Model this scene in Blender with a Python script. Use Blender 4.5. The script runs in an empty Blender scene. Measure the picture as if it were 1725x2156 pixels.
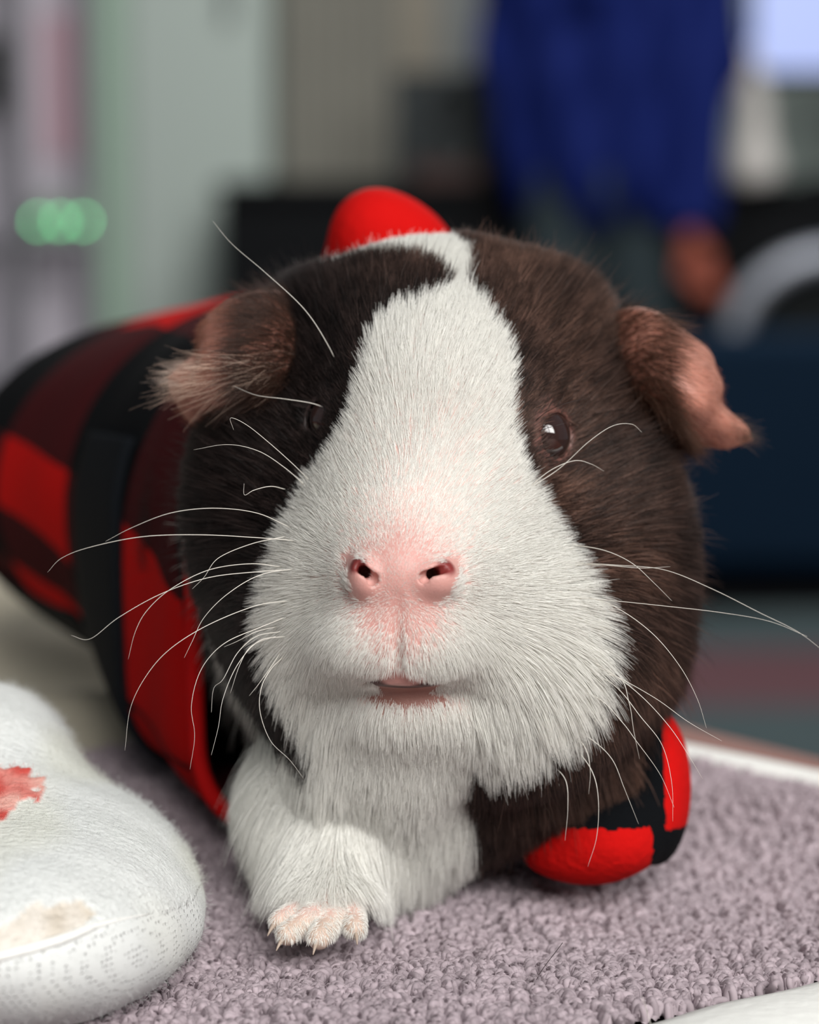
import bpy, math, random
import numpy as np
from mathutils import Vector, Matrix

random.seed(7)
RNG = np.random.default_rng(7)

# ------------------------------------------------------------------ camera, light, exposure
FPX = 5500.0                    # focal length in pixels of the 1725 x 2156 frame
PITCH = math.radians(8.0)
CP, SP = math.cos(PITCH), math.sin(PITCH)
TABLE_Z = 0.800
TOWEL_Z = 0.806
CAM_Z = TOWEL_Z + 0.122

scene = bpy.context.scene
cam_data = bpy.data.cameras.new('camera')
cam = bpy.data.objects.new('camera', cam_data)
scene.collection.objects.link(cam)
cam.location = (0, 0, CAM_Z)
cam.rotation_euler = (math.radians(90) - PITCH, 0, 0)
cam_data.sensor_fit = 'VERTICAL'
cam_data.sensor_height = 36.0
cam_data.lens = FPX / 2156.0 * 36.0
cam_data.clip_start = 0.02
cam_data.clip_end = 60
cam_data.dof.use_dof = True
cam_data.dof.focus_distance = 0.383
cam_data.dof.aperture_fstop = 12.4
cam_data.dof.aperture_blades = 0
scene.camera = cam

world = bpy.data.worlds.new('room_ambience')
scene.world = world
world.use_nodes = True
wb = world.node_tree.nodes['Background']
wb.inputs[0].default_value = (0.84, 0.92, 1.0, 1)
wb.inputs[1].default_value = 0.13


def area_light(name, loc, target, sx, sy, power, color):
    ld = bpy.data.lights.new(name, 'AREA')
    ld.shape = 'RECTANGLE'
    ld.size, ld.size_y, ld.energy, ld.color = sx, sy, power, color
    o = bpy.data.objects.new(name, ld)
    scene.collection.objects.link(o)
    o.location = loc
    d = Vector(target) - Vector(loc)
    o.rotation_euler = d.to_track_quat('-Z', 'Y').to_euler()
    return o


WIN = Vector((1.05, -1.30, 2.45))            # centre of the window behind the camera
area_light('window_daylight', WIN + Vector((0.02, -0.10, 0.0)), WIN + Vector((0, 1, 0)), 2.5, 1.8, 175, (1.0, 0.985, 0.96))
area_light('background_fill', (0.6, 4.2, 2.95), (0.6, 4.4, 0), 1.6, 1.2, 88, (1.0, 0.98, 0.95))  # unseen fill lamp added overhead to brighten the far end of the room

scene.view_settings.view_transform = 'Standard'
scene.view_settings.look = 'None'
scene.view_settings.exposure = 0.0
scene.view_settings.gamma = 1.0
scene.view_settings.use_curve_mapping = False
scene.cycles.use_denoising = True
scene.cycles.max_bounces = 8
scene.cycles.diffuse_bounces = 4
scene.cycles.transmission_bounces = 6
scene.cycles.sample_clamp_indirect = 6.0


# ------------------------------------------------------------------ frames and helpers
def c2w(p):
    """camera-frame millimetres (x right, y up, z away) -> world metres"""
    p = np.asarray(p, dtype=np.float64)
    X, Y, Z = p[..., 0] / 1000, p[..., 1] / 1000, p[..., 2] / 1000
    return np.stack([X, Z * CP + Y * SP, CAM_Z + Y * CP - Z * SP], -1)


def w2c(p):
    p = np.asarray(p, dtype=np.float64)
    y, z = p[..., 1], p[..., 2] - CAM_Z
    return np.stack([p[..., 0], y * SP + z * CP, y * CP - z * SP], -1) * 1000


def cp(px, py, Z):
    """a point at depth Z mm given by where it was measured"""
    return np.array([(px - 862.5) * Z / FPX, (1078.0 - py) * Z / FPX, Z])


def cground(px, Z, up=0.0):
    """point on the towel plane at camera depth Z (mm)"""
    Y = (-(CAM_Z - TOWEL_Z) * 1000 + up + Z * SP) / CP
    return np.array([(px - 862.5) * Z / FPX, Y, Z])


def rp(px, py, D):
    """room point at world distance D metres"""
    a, b = (px - 862.5) / FPX, (1078.0 - py) / FPX
    t = D / (CP + b * SP)
    return Vector((a * t, D, CAM_Z + t * (b * CP - SP)))


def sstep(a, b, x):
    t = np.clip((x - a) / (b - a), 0, 1)
    return t * t * (3 - 2 * t)


def new_mat(name):
    m = bpy.data.materials.new(name)
    m.use_nodes = True
    nt = m.node_tree
    return m, nt, nt.nodes['Principled BSDF']


def srgb(r, g, b):
    f = lambda c: ((c / 255 + 0.055) / 1.055) ** 2.4 if c > 10 else c / 255 / 12.92
    return (f(r), f(g), f(b))


def plain(name, col, rough=0.6, noise=0.0, nscale=20, bump=0.0, metal=0.0, emit=None, estr=0, sheen=0.0):
    m, nt, b = new_mat(name)
    b.inputs['Base Color'].default_value = (*col, 1)
    b.inputs['Roughness'].default_value = rough
    b.inputs['Metallic'].default_value = metal
    b.inputs['Specular IOR Level'].default_value = 0.12 if rough > 0.65 else 0.3
    if sheen:
        b.inputs['Sheen Weight'].default_value = sheen
    if emit:
        b.inputs['Emission Color'].default_value = (*emit, 1)
        b.inputs['Emission Strength'].default_value = estr
    if noise or bump:
        tc = nt.nodes.new('ShaderNodeTexCoord')
        nz = nt.nodes.new('ShaderNodeTexNoise')
        nz.inputs['Scale'].default_value = nscale
        nz.inputs['Detail'].default_value = 4
        nt.links.new(tc.outputs['Object'], nz.inputs['Vector'])
        if noise:
            mx = nt.nodes.new('ShaderNodeMix')
            mx.data_type = 'RGBA'
            mx.inputs[6].default_value = (*[c * (1 - noise) for c in col], 1)
            mx.inputs[7].default_value = (*[min(1, c * (1 + noise)) for c in col], 1)
            nt.links.new(nz.outputs['Fac'], mx.inputs[0])
            nt.links.new(mx.outputs[2], b.inputs['Base Color'])
        if bump:
            bp = nt.nodes.new('ShaderNodeBump')
            bp.inputs['Strength'].default_value = 0.6
            bp.inputs['Distance'].default_value = bump
            nt.links.new(nz.outputs['Fac'], bp.inputs['Height'])
            nt.links.new(bp.outputs['Normal'], b.inputs['Normal'])
    return m


def thing(name, label, cat, loc, group=None):
    o = bpy.data.objects.new(name, None)
    scene.collection.objects.link(o)
    o.location = Vector(loc)
    o.empty_display_size = 0.02
    o['label'], o['category'] = label, cat
    if group:
        o['group'] = group
    return o


def tag(o, label=None, cat=None, group=None, kind=None):
    for k, v in (('label', label), ('category', cat), ('group', group), ('kind', kind)):
        if v:
            o[k] = v
    return o


def root_loc(o):
    v = Vector((0, 0, 0))
    while o is not None:
        v += o.location
        o = o.parent
    return v


def link(name, data, parent=None, loc=None):
    o = bpy.data.objects.new(name, data)
    scene.collection.objects.link(o)
    if parent:
        o.parent = parent
    if loc is not None:
        o.location = loc
    return o


def mesh_obj(name, verts_w, faces, mat, parent=None, smooth=True, base=None, attrs=None):
    """verts in world metres; the object's origin is its parent's origin, or `base`"""
    org = root_loc(parent) if parent else Vector(base if base is not None else (0, 0, 0))
    v = np.asarray(verts_w, dtype=np.float64) - np.array(org)
    me = bpy.data.meshes.new(name)
    if isinstance(faces, np.ndarray):
        n, k = faces.shape
        me.vertices.add(len(v))
        me.vertices.foreach_set('co', v.astype(np.float32).ravel())
        me.loops.add(n * k)
        me.loops.foreach_set('vertex_index', faces.astype(np.int32).ravel())
        me.polygons.add(n)
        me.polygons.foreach_set('loop_start', np.arange(0, n * k, k, dtype=np.int32))
        me.polygons.foreach_set('loop_total', np.full(n, k, dtype=np.int32))
        me.update(calc_edges=True)
    else:
        me.from_pydata([tuple(a) for a in v], [], faces)
    if smooth:
        me.polygons.foreach_set('use_smooth', [True] * len(me.polygons))
    if attrs:
        for an, arr in attrs.items():
            if arr.shape[1] == 2:
                a = me.attributes.new(an, 'FLOAT2', 'POINT')
                a.data.foreach_set('vector', arr.astype(np.float32).ravel())
            else:
                a = me.attributes.new(an, 'FLOAT_COLOR', 'POINT')
                a.data.foreach_set('color', arr.astype(np.float32).ravel())
    me.materials.append(mat)
    me.update()
    return link(name, me, parent, None if parent else org)


def box(name, c, s, mat, parent=None, rz=0.0, bevel=0.0, base=None):
    """bevelled box, world centre and full size"""
    import bmesh
    bm = bmesh.new()
    bmesh.ops.create_cube(bm, size=1)
    for v in bm.verts:
        v.co = Vector((v.co.x * s[0], v.co.y * s[1], v.co.z * s[2]))
    if bevel:
        bmesh.ops.bevel(bm, geom=bm.edges[:], offset=bevel, segments=3, affect='EDGES', profile=0.6)
    R = Matrix.Rotation(rz, 3, 'Z')
    for v in bm.verts:
        v.co = R @ v.co + Vector(c)
    vs = [v.co[:] for v in bm.verts]
    bm.verts.index_update()
    fs = [[v.index for v in f.verts] for f in bm.faces]
    bm.free()
    return mesh_obj(name, vs, fs, mat, parent, smooth=False, base=base if base is not None else (None if parent else c))


def rbox(name, x0, y0, x1, y1, D, depth, mat, parent=None, bevel=0.0):
    a, b = rp(x0, y1, D), rp(x1, y0, D)
    c = ((a.x + b.x) / 2, D + depth / 2, (a.z + b.z) / 2)
    return box(name, c, (b.x - a.x, depth, b.z - a.z), mat, parent, bevel=bevel)


def grid_obj(name, P, mat, parent=None, closed_u=False, smooth=True, attrs=None, base=None, thick=0.0):
    """P: (n, m, 3) world points -> quads"""
    n, m = P.shape[:2]
    idx = np.arange(n * m).reshape(n, m)
    if closed_u:
        a, b = idx[:-1, :], idx[1:, :]
        f = np.stack([a, np.roll(a, -1, 1), np.roll(b, -1, 1), b], -1).reshape(-1, 4)
    else:
        f = np.stack([idx[:-1, :-1], idx[:-1, 1:], idx[1:, 1:], idx[1:, :-1]], -1).reshape(-1, 4)
    o = mesh_obj(name, P.reshape(-1, 3), f, mat, parent, smooth, base, attrs)
    if thick:
        md = o.modifiers.new('thickness', 'SOLIDIFY')
        md.thickness = thick
        md.offset = 0
    return o


def catmull(pts, n):
    p = np.asarray(pts, float)
    p = np.vstack([2 * p[0] - p[1], p, 2 * p[-1] - p[-2]])
    k = len(p) - 3
    t = np.linspace(0, k - 1e-9, n)
    i = t.astype(int)
    u = (t - i)[:, None]
    a, b, c, d = p[i], p[i + 1], p[i + 2], p[i + 3]
    return 0.5 * (2 * b + (c - a) * u + (2 * a - 5 * b + 4 * c - d) * u ** 2 + (3 * b - a - 3 * c + d) * u ** 3)


def bez_surface(ctrl, nu, nv):
    c = np.asarray(ctrl, float)
    rows = np.stack([catmull(r, nv) for r in c])
    return np.stack([catmull(rows[:, j], nu) for j in range(nv)], 1)


def tube(name, pts, radii, mat, parent=None, seg=8, base=None, closed=False):
    pts = np.asarray(pts, float)
    n = len(pts)
    if np.isscalar(radii):
        radii = np.full(n, radii)
    t = np.gradient(pts, axis=0)
    if closed:
        t = np.roll(pts, -1, 0) - np.roll(pts, 1, 0)
    t /= np.linalg.norm(t, axis=1)[:, None] + 1e-12
    up = np.array([0.13, 0.21, 0.97])
    a = np.cross(t, up); a /= np.linalg.norm(a, axis=1)[:, None]
    b = np.cross(t, a)
    th = np.linspace(0, 2 * np.pi, seg, endpoint=False)
    P = pts[:, None] + radii[:, None, None] * (np.cos(th)[None, :, None] * a[:, None] + np.sin(th)[None, :, None] * b[:, None])
    if closed:
        P = np.concatenate([P, P[:1]])
    v = P.reshape(-1, 3)
    m = len(P)
    f = []
    for i in range(m - 1):
        for j in range(seg):
            j2 = (j + 1) % seg
            f.append((i * seg + j, i * seg + j2, (i + 1) * seg + j2, (i + 1) * seg + j))
    if not closed:
        f.append(tuple(range(seg))[::-1])
        f.append(tuple((m - 1) * seg + j for j in range(seg)))
    return mesh_obj(name, v, f, mat, parent, base=base)


def curves_obj(name, pts, radius, mat, parent, color=None, base=None):
    """pts: (N, K, 3) world metres; radius: (N, K)"""
    N, K = pts.shape[:2]
    org = np.array(root_loc(parent)) if parent else np.array(base)
    cd = bpy.data.hair_curves.new(name)
    cd.add_curves([K] * N)
    cd.points.foreach_set('position', (pts - org).astype(np.float32).ravel())
    cd.points.foreach_set('radius', radius.astype(np.float32).ravel())
    if color is not None:
        a = cd.attributes.new('coat', 'FLOAT_COLOR', 'CURVE')
        c4 = np.concatenate([color, np.ones((N, 1))], 1)
        a.data.foreach_set('color', c4.astype(np.float32).ravel())
    cd.materials.append(mat)
    return link(name, cd, parent, None if parent else Vector(org))


# ---- signed distance modelling
def ell(c, r):
    c, r = np.asarray(c, np.float32), np.asarray(r, np.float32)
    return ('e', c, r)


def cap(a, b, ra, rb):
    return ('c', np.asarray(a, np.float32), np.asarray(b, np.float32), float(ra), float(rb))


def prim(s, X, Y, Z):
    if s[0] == 'e':
        _, c, r = s
        x, y, z = X - c[0], Y - c[1], Z - c[2]
        k0 = np.sqrt((x / r[0]) ** 2 + (y / r[1]) ** 2 + (z / r[2]) ** 2)
        k1 = np.sqrt((x / r[0] ** 2) ** 2 + (y / r[1] ** 2) ** 2 + (z / r[2] ** 2) ** 2)
        return k0 * (k0 - 1) / (k1 + 1e-9)
    _, a, b, ra, rb = s
    d = b - a
    L = float((d * d).sum())
    x, y, z = X - a[0], Y - a[1], Z - a[2]
    h = np.clip((x * d[0] + y * d[1] + z * d[2]) / L, 0, 1)
    return np.sqrt((x - h * d[0]) ** 2 + (y - h * d[1]) ** 2 + (z - h * d[2]) ** 2) - (ra + (rb - ra) * h)


def smin(a, b, k):
    h = np.maximum(k - np.abs(a - b), 0) / k
    return np.minimum(a, b) - h * h * k * 0.25


def smax(a, b, k):
    return -smin(-a, -b, k)


def field(ops):
    def f(X, Y, Z):
        d = None
        for op, s, k in ops:
            q = prim(s, X, Y, Z)
            if d is None:
                d = q
            elif op == '+':
                d = smin(d, q, k)
            else:
                d = smax(d, -q, k)
        return d
    return f


def surface_nets(f, xs, ys, zs):
    xs, ys, zs = (np.asarray(a, np.float32) for a in (xs, ys, zs))
    nx, ny, nz = len(xs), len(ys), len(zs)
    F = np.empty((nx, ny, nz), np.float32)
    for i in range(0, nx, 24):
        X, Y, Z = np.meshgrid(xs[i:i + 24], ys, zs, indexing='ij', sparse=True)
        F[i:i + 24] = f(X, Y, Z)
    ins = F < 0
    cnt = np.zeros((nx - 1, ny - 1, nz - 1), np.int8)
    for dx in (0, 1):
        for dy in (0, 1):
            for dz in (0, 1):
                cnt += ins[dx:nx - 1 + dx, dy:ny - 1 + dy, dz:nz - 1 + dz]
    act = (cnt > 0) & (cnt < 8)
    I, J, K = np.nonzero(act)
    idx = np.full(act.shape, -1, np.int32)
    idx[I, J, K] = np.arange(len(I))
    acc = np.zeros((len(I), 3)); n = np.zeros(len(I))
    corners = [(a, b, c) for a in (0, 1) for b in (0, 1) for c in (0, 1)]
    for ca in corners:
        for ax in range(3):
            if ca[ax]:
                continue
            cb = list(ca); cb[ax] = 1
            fa = F[I + ca[0], J + ca[1], K + ca[2]]
            fb = F[I + cb[0], J + cb[1], K + cb[2]]
            m = (fa < 0) != (fb < 0)
            t = np.where(m, fa / (fa - fb + 1e-20), 0)
            pa = np.stack([xs[I + ca[0]], ys[J + ca[1]], zs[K + ca[2]]], 1)
            pb = np.stack([xs[I + cb[0]], ys[J + cb[1]], zs[K + cb[2]]], 1)
            acc += np.where(m[:, None], pa + (pb - pa) * t[:, None], 0)
            n += m
    V = acc / n[:, None]
    quads = []
    sx = ins[:-1, 1:-1, 1:-1] != ins[1:, 1:-1, 1:-1]
    i, j, k = np.nonzero(sx); j += 1; k += 1
    q = np.stack([idx[i, j - 1, k - 1], idx[i, j, k - 1], idx[i, j, k], idx[i, j - 1, k]], 1)
    fl = ~ins[i, j, k]; q[fl] = q[fl][:, ::-1]; quads.append(q)
    sy = ins[1:-1, :-1, 1:-1] != ins[1:-1, 1:, 1:-1]
    i, j, k = np.nonzero(sy); i += 1; k += 1
    q = np.stack([idx[i - 1, j, k - 1], idx[i - 1, j, k], idx[i, j, k], idx[i, j, k - 1]], 1)
    fl = ~ins[i, j, k]; q[fl] = q[fl][:, ::-1]; quads.append(q)
    sz = ins[1:-1, 1:-1, :-1] != ins[1:-1, 1:-1, 1:]
    i, j, k = np.nonzero(sz); i += 1; j += 1
    q = np.stack([idx[i - 1, j - 1, k], idx[i, j - 1, k], idx[i, j, k], idx[i - 1, j, k]], 1)
    fl = ~ins[i, j, k]; q[fl] = q[fl][:, ::-1]; quads.append(q)
    return V, np.concatenate(quads)


def grad(f, V, e=0.15):
    x, y, z = (V[:, i].astype(np.float64) for i in range(3))
    g = np.stack([f(x + e, y, z) - f(x - e, y, z), f(x, y + e, z) - f(x, y - e, z), f(x, y, z + e) - f(x, y, z - e)], 1)
    return g / (np.linalg.norm(g, axis=1)[:, None] + 1e-9)


def axis(*spans):
    out = []
    for a, b, s in spans:
        out.append(np.arange(a, b, s))
    out = np.concatenate(out + [[spans[-1][1]]])
    return out


def in_poly(poly, x, y):
    poly = np.asarray(poly)
    r = np.zeros(x.shape, bool)
    j = len(poly) - 1
    for i in range(len(poly)):
        xi, yi = poly[i]; xj, yj = poly[j]
        c = ((yi > y) != (yj > y)) & (x < (xj - xi) * (y - yi) / (yj - yi + 1e-12) + xi)
        r ^= c
        j = i
    return r


def hit(f, px, py, z0, z1, default):
    # depth at which the surface f lies behind one measured point
    zz = np.arange(z0, z1, 0.4)
    q = cp(px, py, 1.0)
    d = f(q[0] * zz, q[1] * zz, zz)
    k = np.nonzero(d < 0)[0]
    return zz[k[0]] if len(k) else default


def poly_on(f, pts, z0=340, z1=470):
    return np.array([(lambda z: [(p[0] - 862.5) * z / FPX, (1078.0 - p[1]) * z / FPX])(hit(f, p[0], p[1], z0, z1, p[2])) for p in pts])


def poly_mm(pts):
    return np.array([[(p[0] - 862.5) * p[2] / FPX, (1078.0 - p[1]) * p[2] / FPX] for p in pts])


def wob(X, Y, Z, s, seed=0):
    """smooth pseudo noise about -1..1 with feature size s mm"""
    r = np.random.default_rng(seed)
    out = 0
    for _ in range(5):
        k = r.normal(size=3) / s * 1.3
        out = out + np.sin(X * k[0] + Y * k[1] + Z * k[2] + r.uniform(0, 6.28))
    return out / 2.6


def hash3(i, j, k, n, seed=0):
    h = (i * 73856093) ^ (j * 19349663) ^ (k * 83492791) ^ (seed * 2654435761)
    h = h & 0x7fffffff
    out = []
    for a in range(n):
        h = (h * 1103515245 + 12345 + a * 7919) & 0x7fffffff
        h = h ^ (h >> 13)
        out.append((h & 0xffff) / 65535.0)
    return np.stack(out, -1)


# ================================================================== LARGE STRUCTURE
def struct(o, label=None):
    o['kind'] = 'structure'
    if label:
        o['label'] = label
    return o


wall_m = plain('painted_wall', srgb(168, 180, 174), 0.8, 0.04, 3)
struct(box('floor', (0, 3.0, -0.02), (9, 10, 0.04), plain('dark_floor', srgb(70, 66, 66), 0.6, 0.2, 6)), 'dark floor of the room')
struct(box('wall_back', (0, 7.05, 1.5), (9, 0.1, 3.0), wall_m), 'pale grey green painted wall at the far end')
# wall with the window behind the camera
wz0, wz1 = WIN.z - 0.93, WIN.z + 0.93
wx0, wx1 = WIN.x - 1.27, WIN.x + 1.27
rear = thing('wall_rear', 'painted wall around the window', 'wall', (WIN.x, -1.35, 0)); del rear['category']; struct(rear)
box('wall_panel', ((wx0 - 4.5) / 2, -1.35, 1.8), (wx0 + 4.5, 0.1, 3.6), wall_m, rear)
box('wall_panel', ((wx1 + 4.5) / 2, -1.35, 1.8), (4.5 - wx1, 0.1, 3.6), wall_m, rear)
box('wall_panel', (WIN.x, -1.35, wz0 / 2), (wx1 - wx0, 0.1, wz0), wall_m, rear)
box('wall_panel', (WIN.x, -1.35, (wz1 + 3.6) / 2), (wx1 - wx0, 0.1, 3.6 - wz1), wall_m, rear)
win = thing('window_1', 'white framed window with crossing bars', 'window', (WIN.x, -1.30, wz0)); del win['category']; struct(win)
wm = plain('window_paint', srgb(215, 215, 210), 0.4)
for sx in (-1, 1):
    box('window_frame', (WIN.x + sx * 1.25, -1.30, WIN.z), (0.05, 0.06, 1.86), wm, win)
    box('window_frame', (WIN.x, -1.30, WIN.z + sx * 0.91), (2.45, 0.06, 0.05), wm, win)
box('mullion', (WIN.x, -1.29, WIN.z), (0.08, 0.04, 1.78), plain('dark_bar', srgb(60, 60, 62), 0.4), win)
box('mullion', (WIN.x, -1.29, WIN.z + 0.12), (2.45, 0.04, 0.06), bpy.data.materials['dark_bar'], win)

# ================================================================== TABLE
wood = plain('reddish_wood', srgb(116, 62, 46), 0.55, 0.18, 8)
e_dir = np.array([0.628, -0.778]); n_dir = np.array([-0.778, -0.628])
tc0 = np.array([0.075, 0.555]) + n_dir * 0.36 + e_dir * 0.02
trz = math.atan2(e_dir[1], e_dir[0])
tab = thing('table', 'reddish brown wooden table under the mauve towel', 'table', (tc0[0], tc0[1], 0))
box('tabletop', (tc0[0], tc0[1], TABLE_Z - 0.0125), (1.5, 0.72, 0.025), wood, tab, rz=trz, bevel=0.003)
for a in (-1, 1):
    for b_ in (-1, 1):
        q = tc0 + e_dir * 0.69 * a + n_dir * 0.31 * b_
        box('leg', (q[0], q[1], (TABLE_Z - 0.025) / 2), (0.05, 0.05, TABLE_Z - 0.025), wood, tab, rz=trz, bevel=0.003)

# ================================================================== TOWEL
tcorner = np.array([0.147, 0.436])
ta = np.array([-0.7809, 0.6247])      # along the far edge, away to the left
tb = np.array([-0.8077, -0.5896])     # along the near edge, towards the camera
TL_A, TL_B = 0.20, 0.46


def towel_h(x, y):
    h = 0.0010 * np.sin(x * 55 + y * 21) + 0.0008 * np.sin(y * 90 - x * 33 + 1.0)
    # a low fold running up to the right behind the sleeve
    u = (x - 0.075) * 0.55 + (y - 0.455) * 0.83
    h = h + 0.0045 * np.exp(-(u / 0.013) ** 2) * sstep(0.03, 0.075, x)
    return TOWEL_Z - 0.0012 + h


towel = thing('towel', 'mauve looped terry towel with white hem spread under the guinea pig', 'towel', (tcorner[0], tcorner[1], TABLE_Z))
towel_col = srgb(176, 162, 168)
tm = plain('terry_backing', srgb(120, 105, 115), 0.95, 0.15, 300, 0.0006)
aa, bb = np.meshgrid(np.linspace(0.004, TL_A, 200), np.linspace(0.004, TL_B, 200), indexing='ij')
tx = tcorner[0] + ta[0] * aa + tb[0] * bb
ty = tcorner[1] + ta[1] * aa + tb[1] * bb
grid_obj('backing', np.stack([tx, ty, towel_h(tx, ty)], -1), tm, towel)
grid_obj('underside', np.stack([tx, ty, np.full_like(tx, TABLE_Z + 0.001)], -1)[:, ::-1][::6, ::6], tm, towel)

hem_m = plain('white_hem_fabric', srgb(232, 232, 228), 0.9, 0.05, 400, 0.0004)
for nm_i, (dr, L, off) in enumerate(((ta, TL_A, tb), (tb, TL_B, ta))):
    t = np.linspace(-0.002, L, 160)
    th = np.linspace(0, 2 * np.pi, 14, endpoint=False)
    cx = tcorner[0] + dr[0] * t - off[0] * 0.003
    cy = tcorner[1] + dr[1] * t - off[1] * 0.003
    w = 0.0045 if nm_i == 0 else 0.014
    wv = 0.0004 * np.sin(t * 260)
    rz_ = 0.0040 if nm_i == 0 else 0.0034
    P = np.stack([cx[:, None] + off[0] * np.cos(th) * (w + wv[:, None]) - off[0] * (w - .0045), cy[:, None] + off[1] * np.cos(th) * (w + wv[:, None]) - off[1] * (w - .0045),
                  (np.full_like(cx, TABLE_Z + rz_ + 0.0004) + 0.0006 * np.sin(t * 60))[:, None] + rz_ * np.sin(th)[None, :]], -1)
    grid_obj('hem', P, hem_m, towel, closed_u=True)

# terry loops: thick curled yarn arcs
def fur_mat(name, attr=None, col=(0.5, 0.5, 0.5), rough=0.55, transl=0.35, spec=0.3):
    m, nt, b = new_mat(name)
    out = nt.nodes['Material Output']
    b.inputs['Roughness'].default_value = rough
    b.inputs['Specular IOR Level'].default_value = spec
    tr = nt.nodes.new('ShaderNodeBsdfTranslucent')
    mx = nt.nodes.new('ShaderNodeMixShader')
    mx.inputs[0].default_value = transl
    if attr:
        at = nt.nodes.new('ShaderNodeAttribute')
        at.attribute_name = attr
        nt.links.new(at.outputs['Color'], b.inputs['Base Color'])
        nt.links.new(at.outputs['Color'], tr.inputs['Color'])
    else:
        b.inputs['Base Color'].default_value = (*col, 1)
        tr.inputs['Color'].default_value = (*col, 1)
    nt.links.new(b.outputs[0], mx.inputs[1])
    nt.links.new(tr.outputs[0], mx.inputs[2])
    nt.links.new(mx.outputs[0], out.inputs['Surface'])
    return m


loops_m = fur_mat('terry_yarn', 'coat', rough=0.9, transl=0.15, spec=0.1)
nl = 70000
la, lb = RNG.uniform(0.003, 0.197, nl * 3), RNG.uniform(0.003, 0.44, nl * 3)
lx = tcorner[0] + ta[0] * la + tb[0] * lb
ly = tcorner[1] + ta[1] * la + tb[1] * lb
keep = (np.abs(lx) < 0.20 * ly + 0.075) & (ly > 0.29)
lx, ly = lx[keep][:nl], ly[keep][:nl]
nl = len(lx)
# gather loops into little tufts
ci, cj = np.floor(lx / 0.0024).astype(np.int64), np.floor(ly / 0.0024).astype(np.int64)
hc = hash3(ci, cj, ci * 0 + 5, 4, 3)
txc = (ci + 0.25 + 0.5 * hc[:, 0]) * 0.0024; tyc = (cj + 0.25 + 0.5 * hc[:, 1]) * 0.0024
lx = lx * 0.40 + txc * 0.60; ly = ly * 0.40 + tyc * 0.60
ang = hc[:, 2] * 6.28 + RNG.normal(0, 1.6, nl)
hgt = 0.0019 * (0.7 + 0.6 * hc[:, 3]) * RNG.uniform(0.8, 1.15, nl)
spn = RNG.uniform(0.0003, 0.0008, nl)
K = 7
s = np.linspace(0, np.pi, K)
z0 = towel_h(lx, ly)
wx = -np.cos(s)[None] * spn[:, None]; wz = np.sin(s)[None] * hgt[:, None]
side = np.sin(s * 2)[None] * RNG.normal(0, 0.0004, nl)[:, None] + (np.sin(s)[None] * RNG.normal(0, 0.0006, nl)[:, None])
pts = np.stack([lx[:, None] + np.cos(ang)[:, None] * wx - np.sin(ang)[:, None] * side,
                ly[:, None] + np.sin(ang)[:, None] * wx + np.cos(ang)[:, None] * side,
                z0[:, None] - 0.0006 + wz], -1)
rad = np.full((nl, K), 0.00056) * RNG.uniform(0.8, 1.15, (nl, 1))
col = np.array(towel_col)[None] * RNG.uniform(0.85, 1.12, (nl, 1)) * (0.9 + 0.2 * hc[:, :1])
o = curves_obj('terry_loops', pts, rad, loops_m, towel, col)
o['kind'] = 'stuff'
# fuzz on the loops
nf = 60000
pick = RNG.integers(0, nl, nf); kk = RNG.integers(1, K - 1, nf)
q0 = pts[pick, kk]
dv = RNG.normal(0, 1, (nf, 3)); dv[:, 2] = np.abs(dv[:, 2]); dv /= np.linalg.norm(dv, axis=1)[:, None]
tt = np.linspace(0, 1, 4)
crl = RNG.normal(0, 0.0005, (nf, 1, 3))
fp = q0[:, None] + dv[:, None] * tt[None, :, None] * 0.0013 + crl * (tt ** 2)[None, :, None]
o = curves_obj('terry_fuzz', fp, np.full((nf, 4), 0.00002), loops_m, towel, col[pick] * 1.15)
o['kind'] = 'stuff'

# ================================================================== GUINEA PIG BODY
GZ = 420.0
gbase = c2w(cground(900, 430))
pig = thing('guinea_pig', 'brown and white guinea pig in a red and black plaid jacket facing the camera', 'guinea pig', gbase)

E = lambda px, py, Z, rx, ry, rz: ell(cp(px, py, Z), (rx, ry, rz))
ops = [
    ('+', E(925, 905, 418, 25.5, 27, 26), 0),            # skull
    ('+', E(915, 750, 436, 26, 16.5, 24), 14),           # crown
    ('+', E(905, 960, 402, 15, 22, 17), 10),           # nose bridge
    ('+', E(868, 1190, 399, 18.5, 16, 23), 10),        # muzzle
    ('+', E(845, 1206, 382.5, 7.8, 6.4, 9.5), 6),
    ('+', E(838, 1310, 385, 8.5, 8.0, 9.5), 5),        # philtrum        # nose tip
    ('+', E(775, 1350, 385, 7.0, 5.6, 9.0), 5),        # lip lobes
    ('+', E(905, 1355, 385, 7.2, 5.6, 9.0), 5),
    ('+', E(862, 1485, 395, 9.0, 5.5, 9.5), 3),
    ('+', E(830, 1550, 408, 15, 11, 14), 9),          # throat        # chin
    ('+', E(690, 1300, 404, 12, 14, 15), 10),          # jowls
    ('+', E(1100, 1350, 403, 15, 17, 17), 10),
    ('+', E(1205, 1190, 422, 16, 24, 18), 12),         # right cheek
    ('+', E(620, 1080, 422, 14, 22, 18), 12),
    ('+', E(930, 1210, 446, 35.5, 35, 28), 14),          # neck and shoulders
    ('+', E(790, 1645, 422, 17, 13.5, 14), 10),          # chest
    ('+', E(1050, 1590, 428, 20, 10, 16), 12),
    ('+', cap(cp(700, 1700, 415), cp(690, 1890, 400), 8.5, 4.2), 8),   # foreleg
    ('+', cap(cp(700, 1900, 399), cp(660, 1945, 392), 4.0, 2.8), 3),
    ('+', E(800, 1130, 495, 43, 41, 40), 20),
    ('+', E(590, 1090, 545, 43, 38, 42), 20),
    ('+', E(350, 1040, 590, 39, 33, 42), 20),
]
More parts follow.
